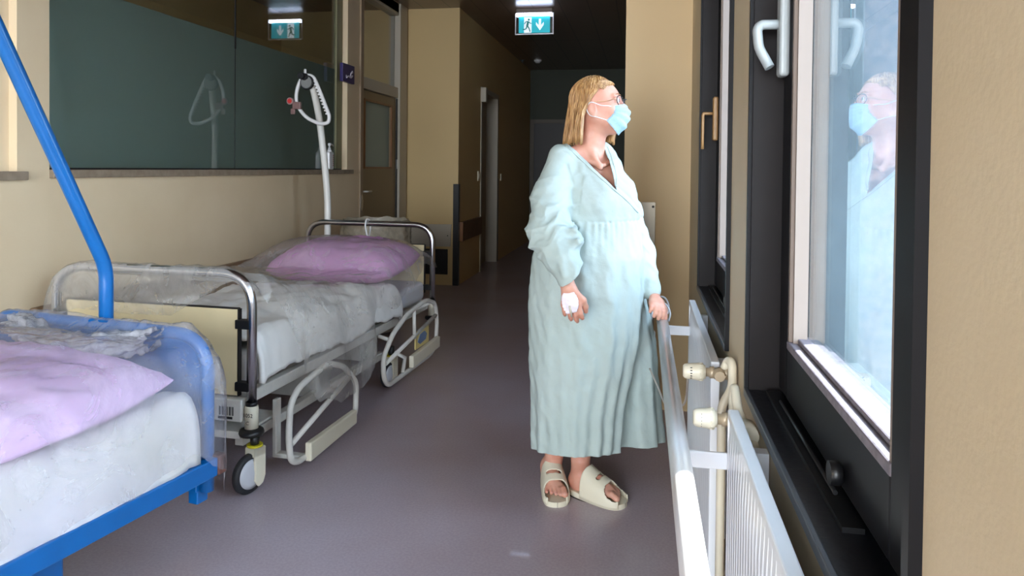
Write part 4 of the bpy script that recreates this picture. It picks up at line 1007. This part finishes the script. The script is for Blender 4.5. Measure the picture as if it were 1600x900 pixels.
for s_ in (-1, 1):
    u = 1.0 if s_ > 0 else 0.0
    b.tube(smoothpath([mk(u, .02), H(.055, s_*.0685, -.010), H(.028, s_*.078, -.007), H(-.008, s_*.089, .006), H(-.026, s_*.084, -.015), H(-.016, s_*.083, -.042), H(.006, s_*.079, -.050), H(.03, s_*.0715, -.058), mk(u, .98)], 6), .0016, 6)
b.build('ear_loop', mat('white_elastic', (225, 232, 236), .6), m_)
b = MB(); b.tube([mk(i/30, 0) for i in range(31)], .0018, 6).tube([mk(i/30, 1) for i in range(31)], .0018, 6).tube([mk(0, i/20) for i in range(21)], .0016, 6).tube([mk(1, i/20) for i in range(21)], .0016, 6)
b.build('mask_edge', mat('pale_mask_edge', (200, 226, 240), .6), m_)
# --- glasses
g = bpy.data.objects.new('glasses', None); COL.objects.link(g); g.parent = person
for s_ in (-1, 1):
    def rim(a, q=1.0): 
        x = .108-.45*(max(0, .033+s_*.023*q*math.cos(a))-.01)
        return H(x, s_*.033+.0235*q*math.cos(a), .010+.0195*q*math.sin(a)+.002*math.cos(a)*s_)
    MB().tube([rim(2*PI*k/36) for k in range(36)], .0016, 8, closed=True).build('lens_rim', M_glassfr, g)
    lv = [rim(2*PI*k/36, .98) for k in range(36)]; MB().add(lv, [tuple(range(36))]).build('lens', G_lens, g)
    MB().tube(smoothpath([H(.087, s_*.0575, .016), H(.078, s_*.068, .015), H(.05, s_*.077, .008), H(.0, s_*.082, .006), H(-.025, s_*.082, -.008)], 5), .0015, 6).build('temple_arm', M_gold, g)
MB().tube(smoothpath([H(.108, -.010, .014), H(.118, 0, .017), H(.108, .010, .014)], 5), .0016, 8).build('bridge', M_glassfr, g)
# --- hair: underlying shell plus many strands combed from the parting down to a blunt bob
PART = (.02, -.016)
def hairpt(phi, t, off=0.0, wv=0.0, ln=1.0):
    """phi azimuth (0 front, + her right), t 0..1 root to tip"""
    vis = phi > 0
    a = .097+off; bq = .083+off; cz = .092+off
    th0 = math.radians(10); tt = min(t/.42, 1); th = th0+(PI/2*1.02-th0)*tt
    ph = phi
    f = abs(phi)
    if f < math.radians(112):          # hair in front of the ears is swept back
        tgt = math.radians(86+20*max(0, min(1, (t-.34)/.22)) if vis else 44)
        if f < tgt: ph = math.copysign(f+(tgt-f)*min(1, t/.40)**.75, phi)
    x = a*math.sin(th)*math.cos(ph); r = bq*math.sin(th)*math.sin(ph); z = cz*math.cos(th)
    if t > .42:
        q = (t-.42)/.58*ln; z = -.172*q*1.0+cz*math.cos(th); k = 1+.10*math.sin(q*PI*.6)-.06*q+(.15*q if x < 0 else 0)
        x = x*k-.012*q; r = r*(k+.10*math.sin(q*PI*.8))
    x += wv*math.sin(t*9+phi*5); r += wv*math.cos(t*8+phi*7)
    return H(x-.006, r, z+.024)
def face_open(phi, t):
    return False
# shell
def shell(u, v):
    ph = math.radians(40)+u*math.radians(360-40-52)       # from her right temple round the back to her left cheek
    ph = ph if ph <= PI else ph-2*PI
    t = .02+.96*v
    return tuple(hairpt(ph, t, -.004))
MBh = MB()
def shell_full(u, v):
    ph = math.radians(30)+u*math.radians(300)
    ph = ph if ph <= PI else ph-2*PI
    return tuple(hairpt(ph, v*.98, -.004+.0015*math.sin(ph*40)))
hair = MB().grid(shell_full, 120, 40).build('hair', M_hair, person, solid=.004)
b = MB(); rnd = random.Random(5)
for i in range(640):
    phd = rnd.uniform(22, 338); ph = math.radians(phd); ph = ph if ph <= PI else ph-2*PI
    o0 = rnd.uniform(-.002, .005); wv = rnd.uniform(.0005, .003); ln = rnd.uniform(.90, 1.04); st = rnd.uniform(0, .05)
    n = 15; pts = [hairpt(ph+.05*math.sin(k*.5+i), st+(1-st)*k/(n-1), o0, wv, ln) for k in range(n)]
    r0 = rnd.uniform(.0014, .0032); b.tube(pts, [r0*(.5+.5*min(1, k/3))*(1 if k < n-3 else (n-k)/4+.15) for k in range(n)], 5, flat=.6)
# fringe strands swept up and back from the forehead hairline
for i in range(150):
    s0 = rnd.uniform(-1, 1); sg = 1 if s0 > -.35 else -1
    def sc(az, el, off): az = math.radians(az); el = math.radians(el); return H((.093+off)*math.cos(el)*math.cos(az), (.075+off)*math.cos(el)*math.sin(az), .018+(.084+off)*math.sin(el))
    az0 = s0*62; el0 = 44-17*abs(s0)**2+rnd.uniform(-3, 3); o_ = rnd.uniform(.001, .007); j = rnd.uniform(-8, 8)
    pts = smoothpath([sc(az0, el0, -.002), sc(az0+(sg*112-az0)*.2, el0+3, o_+.001), sc(az0+(sg*112-az0)*.5, el0+2+j*.5, o_+.006), sc(az0+(sg*92-az0)*.85, el0-8+j, o_+.009), sc(sg*97, 6+j, o_+.010), H(-.045, sg*.083, -.05+j*.002)], 4)
    rr0 = rnd.uniform(.0012, .0024); N = len(pts); b.tube(pts, [rr0*min(1, (k+1)/4, (N-k)/5) for k in range(N)], 5)
b.build('hair_strands', M_hair, hair)

# --- gown
S = SDF((-.36, -.43, .12), (.40, .42, 1.47), .0042)
def prof(tab):  # list of (py, left px, right px, depth centre, half depth)
    zs = []; A = []
    for (py, l, r, dc, hb) in tab:
        p = W(l, py, dc); q = W(r, py, dc); zs.append((p[2]+q[2])/2); A.append(((p[0]+q[0])/2, (p[1]+q[1])/2, (q[0]-p[0])/2, hb))
    o = np.argsort(zs); return np.array(zs)[o], np.array(A)[o]
def column(tab, k, foldfn, zmin, zmax, seamz):
    zs, A = prof(tab); sl, X, Y, Z = S.win((-.36, -.34, zmin), (.40, .42, zmax)); z = Z.ravel()
    P = [np.interp(z, zs, A[:, i]).reshape(1, 1, -1) for i in range(4)]
    dx = (X-P[0]); dy = (Y-P[1]); th = np.arctan2(dy/P[3], dx/P[2]); rho = np.sqrt((dx/P[2])**2+(dy/P[3])**2)
    d = (rho-1)*np.minimum(P[2], P[3])
    d = d-foldfn(th, Z)
    top = Z-zmax; d = np.maximum(d, top)
    S.comb(sl, d.astype(np.float32), k)
seam = W(950, 344, 0)[2]
D2 = math.radians
def foldA(th, Z):
    q = np.clip((seam-Z)/.95, 0, 1); g = 0
    for (a, w_, am, sh) in ((-168, 10, .8, .05), (-148, 9, .9, -.06), (-128, 8, .8, .10), (-112, 7, .7, -.05), (-97, 6, 1.0, .04), (-80, 6, .8, .12), (-66, 6, 1.1, .05), (-50, 6, .9, .0), (-30, 7, 1.4, .0), (-8, 8, .8, 0), (20, 9, 1, .1), (60, 9, 1, .1), (100, 9, 1, 0), (140, 9, 1, .1), (165, 9, .7, 0)):
        c = D2(a)+sh*np.sin(q*3.0+a)*.8; dd = np.angle(np.exp(1j*(th-c))) if False else (th-c+PI) % (2*PI)-PI
        g = g+am*np.exp(-(dd/D2(w_))**2)
    fine = np.sin(th*46+2*np.sin(th*5))*np.exp(-q/.06)*(Z < seam)*.0028
    return .017*q**.8*(g-.35)+fine*1.0+.0018*np.sin(th*17+Z*31)*np.sin(Z*23+th*6)+.004*(Z > seam)*0
column([(232, 893, 940, .03, .075), (250, 868, 968, .02, .105), (290, 856, 989, .02, .135), (320, 850, 996, .02, .15), (345, 846, 998, .02, .16), (400, 832, 1004, .02, .185), (450, 827, 1002, .03, .20), (520, 826, 998, .03, .20), (560, 826, 990, .03, .20), (620, 829, 974, .02, .19), (712, 833, 964, .01, .19), (760, 833, 964, .01, .19)], .03, foldA, .12, 1.46, seam)
def foldB(th, Z):
    q = np.clip((seam-Z)/.95, 0, 1); return .014*q*(np.sin(th*5+.8)+.6*np.sin(th*9+2))+.0015*np.sin(Z*40+th*5)
column([(380, 940, 1000, .12, .10), (450, 938, 1004, .14, .13), (490, 936, 1012, .15, .14), (530, 935, 1022, .15, .15), (600, 935, 1026, .15, .15), (690, 935, 1032, .15, .15), (760, 935, 1032, .15, .15)], .014, foldB, .12, W(960, 400, 0)[2], seam)
# shoulders, bust
S.chain([W(880, 248, -.03), W(905, 240, .01), W(940, 244, .06), W(956, 262, .12)], [.050, .046, .042, .040], .045)
S.ell(W(965, 315, .0), (.075, .10, .085), None, .04); S.ell(W(935, 312, -.06), (.08, .08, .08), None, .04)
def slf(fr, am, ph, c0=.5, w_=.35):
    def f(X, Y, Z, t):
        m = np.exp(-((t-c0)/w_)**2); s_ = np.sin(fr*t+ph+9*X+7*Y+1.2*np.sin(60*X+20*Z)); return -am*(1-np.abs(s_)*2)*m
    return f
# right sleeve: hangs from the shoulder, bunched at the elbow, wide open cuff
A0, A1, A2, A3, A4 = W(876, 250, -.04), W(860, 310, -.09), W(858, 360, -.16), W(874, 396, -.23), W(893, 436, -.29)
S.cap(A0, A1, .052, .070, .03); S.cap(A1, A2, .070, .083, .03, disp=slf(7, .003, 1, .7, .5)); S.cap(A2, A3, .083, .074, .02, disp=slf(9, .004, .3, .4, .8)); S.cap(A3, W(901, 416, -.27), .058, .030, .02); S.cap(A3, A4, .060, .050, .02, disp=slf(7, .003, 2, .2, .4))
for (p, q, r) in ((W(834, 352, -.18), W(880, 372, -.25), .016), (W(836, 384, -.19), W(898, 360, -.25), .018), (W(846, 398, -.22), W(902, 376, -.28), .016), (W(852, 335, -.13), W(890, 350, -.16), .012), (W(868, 300, -.12), W(886, 345, -.15), .013), (W(845, 300, -.12), W(838, 345, -.13), .012), (W(874, 396, -.29), W(880, 430, -.33), .010)): S.cap(p, q, r, r*.7, .022)
S.cap(W(893, 352, -.17), W(903, 376, -.24), .018, .022, .02)
# left sleeve
B0, B1, B2, B3 = W(957, 264, .12), W(980, 330, .15), W(1000, 395, .12), W(1019, 455, .04)
S.chain([B0, B1, B2, B3], [.040, .055, .056, .036], .03, disp=slf(7, .003, 0, .5, .6))
# creases: wrap-over line of the bodice, armhole
wl = [W(962, 293, -.155), W(980, 308, -.11), W(996, 326, -.03)]
V, Q = S.mesh()
# carve openings by deleting faces
me = bpy.data.meshes.new('gown'); me.from_pydata(V.tolist(), [], Q.tolist()); me.update()
bm = bmesh.new(); bm.from_mesh(me)
def cutplane(p, n, sel=None):
    geom = [f for f in bm.faces if sel is None or sel(f.calc_center_median())]
    es = set(); vs = set()
    for f in geom: es.update(f.edges); vs.update(f.verts)
    bmesh.ops.bisect_plane(bm, geom=geom+list(es)+list(vs), plane_co=tuple(p), plane_no=tuple(n), dist=1e-5)
hemF, hemB = W(900, 711, -.14)[2], W(1000, 683, .26)[2]
hn = np.array([.0, -(hemB-hemF)/.40, 1.0]); hp_ = W(900, 711, -.14)
cutplane(hp_, hn)
nl, vb, nr = W(879, 217, -.02), W(962, 297, -.10), W(945, 226, .0)
def linpl(a, c):   # vertical-depth plane through image line a-c; normal points up/right
    n = np.array([-(c-a)[2], 0, (c-a)[0]]); return n/np.linalg.norm(n)
n1 = linpl(nl, vb); n1 = n1 if n1[0] > 0 else -n1      # keep region right/up of line 1
n2 = linpl(nr, vb); n2 = n2 if n2[0] < 0 else -n2
ycut = NB[1]+.045
near = lambda c: c[2] > 1.15
cutplane(nl, n1, near); cutplane(nr, n2, near); cutplane((0, ycut, 0), (0, 1, 0), near)
cn = (W(893, 470, -.21)-W(868, 430, -.21)); cuffn = np.array([.62, .26, -.74]); cuffn /= np.linalg.norm(cuffn); cp = W(893, 427, -.285)
nearc = lambda c: np.linalg.norm(np.array(c)-cp) < .12 and c[1] < cp[1]+.062
cutplane(cp, cuffn, nearc)
lp, ln_ = W(1022, 466, .035), (WL-EL)/np.linalg.norm(WL-EL); nearl = lambda c: np.linalg.norm(np.array(c)-lp) < .06 and c[0] > lp[0]-.034
cutplane(lp, ln_, nearl)
dead = []
for f in bm.faces:
    c = np.array(f.calc_center_median())
    if (c-hp_)@hn < 0: dead.append(f); continue
    if c[2] > 1.15 and (c-nl)@n1 > 0 and (c-nr)@n2 > 0 and c[1] < ycut: dead.append(f); continue
    if nearc(c) and (c-cp)@cuffn > 0: dead.append(f); continue
    if nearl(c) and (c-lp)@ln_ > 0: dead.append(f); continue
bmesh.ops.delete(bm, geom=dead, context='FACES')
bm.verts.ensure_lookup_table()
# keep the largest connected surface
seen = set(); best = []
for v in bm.verts:
    if v.index in seen: continue
    st = [v]; comp = []; seen.add(v.index)
    while st:
        a = st.pop(); comp.append(a)
        for e in a.link_edges:
            o = e.other_vert(a)
            if o.index not in seen: seen.add(o.index); st.append(o)
    if len(comp) > len(best): best = comp
bs = set(v.index for v in best); bmesh.ops.delete(bm, geom=[v for v in bm.verts if v.index not in bs], context='VERTS')
# crease along the wrap-over line and gathers seam
bm.normal_update()
def segd(p, a, c):
    t = max(0, min(1, (p-a)@(c-a)/((c-a)@(c-a)))); return np.linalg.norm(p-a-t*(c-a))
for v in bm.verts:
    c = np.array(v.co)
    if c[1] < .05 and 1.0 < c[2] < 1.35:
        m = min(math.hypot(*(c-p_ - ((c-p_)@(q_-p_)/((q_-p_)@(q_-p_)))*(q_-p_))[[0, 2]]) if 0 <= ((c-p_)[[0, 2]]@(q_-p_)[[0, 2]])/((q_-p_)[[0, 2]]@(q_-p_)[[0, 2]]) <= 1 else 9 for p_, q_ in ((W(952, 284, 0), W(976, 306, 0)), (W(976, 306, 0), W(998, 328, 0))))
        if m < .012: v.co -= v.normal*.004*math.exp(-(m/.0045)**2)
    ds = abs(c[2]-(seam+.02*(c[0]))); 
    if ds < .012 and c[0] > -.08: v.co -= v.normal*.003*math.exp(-(ds/.004)**2)
def ridge(x, y, z, sd): return 1-2*abs(noise.noise(Vector((x+sd, y, z))))
_ap = [W(x, y, 0) for x, y in ((884, 258), (891, 285), (893, 315), (890, 345), (897, 352))]; ARM = list(zip(_ap[:-1], _ap[1:]))
for v in bm.verts:
    c = np.array(v.co); x, y, z = c
    sleeve = min(segd(c, A0, A2), segd(c, A2, A4)) < .10 and y < .0-.06*(z > 1.2)
    if sleeve:       # soft diagonal folds that gather at the elbow
        el = math.exp(-((z-A2[2])/.13)**2); g = (.007*el+.004)*(ridge(6*x+7*z, 5*y, 15*z-9*x, 3)**2-.4)+.003*(ridge(16*x, 12*y, 20*z, 8)-.5)*el
    elif z < seam:   # long vertical folds
        q_ = min(1, (seam-z)/.4); g = .006*q_*(ridge(13*x, 13*y, 1.3*z, 5)-.5)+.003*(ridge(10*x+4*z, 8*y, 9*z, 7)-.5)
    else: g = .006*(ridge(9*x+6*z, 6*y, 5*z-7*x, 2)-.5)
    if y < .02 and z > 1.0:      # armhole crease between sleeve and bodice
        for p_, q_ in ARM:
            a2, b2, c2 = p_[[0, 2]], q_[[0, 2]], c[[0, 2]]; tt_ = max(0, min(1, ((c2-a2)@(b2-a2))/((b2-a2)@(b2-a2)))); m = np.linalg.norm(c2-a2-tt_*(b2-a2))
            if m < .02: g -= .007*math.exp(-(m/.006)**2); break
    v.co += v.normal*g
bm.normal_update()
from mathutils.bvhtree import BVHTree
bvh = BVHTree.FromBMesh(bm)
CL = np.array(PINV @ (CAM-PB))
def onfab(px, py, lift=.0005):
    t_ = W(px, py, 0); d_ = Vector(t_-CL).normalized(); h = bvh.ray_cast(Vector(CL), d_)
    return None if h[0] is None else h[0]-d_*lift
def trimline(pxs, n=10):
    P = smoothpath([Vector((a, b_, 0)) for a, b_ in pxs], n); out = [onfab(p.x, p.y) for p in P]
    out = [o for o in out if o is not None]; keep = out[:1]
    for o in out[1:]:
        if (o-keep[-1]).length < .03: keep.append(o)
    return keep
TRIMS = [trimline([(877, 222), (905, 247), (935, 275), (958, 295), (978, 312), (997, 332)]), trimline([(949, 229), (957, 250), (963, 275), (963, 292)])]
bm.to_mesh(me); bm.free(); me.polygons.foreach_set('use_smooth', [True]*len(me.polygons)); me.materials.append(M_fab)
gown = bpy.data.objects.new('gown', me); COL.objects.link(gown); gown.parent = person
q = gown.modifiers.new('smooth', 'SMOOTH'); q.iterations = 3; q.factor = .5
q = gown.modifiers.new('solid', 'SOLIDIFY'); q.thickness = .003; q.offset = -1
tx = bpy.data.textures.new('cloth_wrinkle', 'CLOUDS'); tx.noise_scale = .05; tx.noise_depth = 2
q = gown.modifiers.new('wrinkle', 'DISPLACE'); q.texture = tx; q.strength = .006; q.mid_level = .5

for tr in TRIMS:
    if len(tr) > 4: MB().tube(tr, .0026, 8).build('neckline_piping', M_fab, gown)

# --- slides
def slide(fd, name, lab):
    d, s_, L, heel = fd; base = np.array([heel[0], heel[1], 0]); LL = .262
    def P(x, y, z): return base+d*(y-.022)+s_*x+np.array([0, 0, z])
    def half(y):
        t = y/LL; return (.036+.013*math.sin(min(1, t)*PI*.62)**1.5+.004*t)*min(1, math.sqrt(max(0, 1-((t-.5)/.5)**6)))+.0008
    def off(y): return .006*math.sin(y/LL*PI)
    ys = [LL*(.5-.5*math.cos(PI*k/30)) for k in range(31)]
    def sole(u, v):   # u round, v along
        y = ys[int(round(v*30))]; h = half(y); a = u*2*PI; c, q = math.cos(a), math.sin(a)
        x = off(y)+h*math.copysign(abs(c)**.5, c); z = .014+.013*math.copysign(abs(q)**.5, q)
        if q > 0: z += .006*abs(c)**3
        return P(x, y, z)
    root = bpy.data.objects.new(name, None); COL.objects.link(root); root.parent = person
    MB().grid(sole, 40, 31, closed_u=True).build('footbed', M_sandal, root)
    def s2(u, v):
        y = ys[int(round(v*30))]; h = half(y)*1.01; a = u*2*PI; c, q = math.cos(a), math.sin(a); return P(off(y)+h*c, y, .002+.002*q)
    MB().grid(s2, 30, 31, closed_u=True).build('outsole', M_sole, root)
    # upper strap with a slot and toe opening
    nv, nu = 46, 54; b = MB(); vs = []; fs = []
    y0, y1 = .108, .250
    for i in range(nu):
        for j in range(nv):
            u = i/(nu-1); v = j/(nv-1); y = y0+(y1-y0)*v; a = PI*u
            y -= .018*(1-v)*abs(math.cos(a))*1.0 - .010*(1-v)*0
            yy = min(y, LL-.004); h = half(yy)*1.0; H_ = .132-.070*v**.8; 
            c = math.cos(a); x = off(yy)+(h+.003)*math.copysign(abs(c)**.8, c); z = .012+(H_-.012)*abs(math.sin(a))**.6
            vs.append(P(x, yy, z))
    for i in range(nu-1):
        for j in range(nv-1):
            u = (i+.5)/(nu-1)-.5; v = (j+.5)/(nv-1)
            if abs((v-.34+.10*u)/.045)**3+abs((u-.03)/.17)**6 < 1: continue
            if abs((u)/.38)**2.6+abs((v-.90)/.30)**2.6 < 1: continue
            fs.append((i*nv+j, i*nv+j+1, (i+1)*nv+j+1, (i+1)*nv+j))
    b.add(vs, fs, True); o = b.build('strap', M_sandal, root, solid=.005, soff=1)
    q = o.modifiers.new('s', 'SMOOTH'); q.iterations = 2
    return root
slide(fR, 'slide_sandal', None); slide(fL, 'slide_sandal', None)
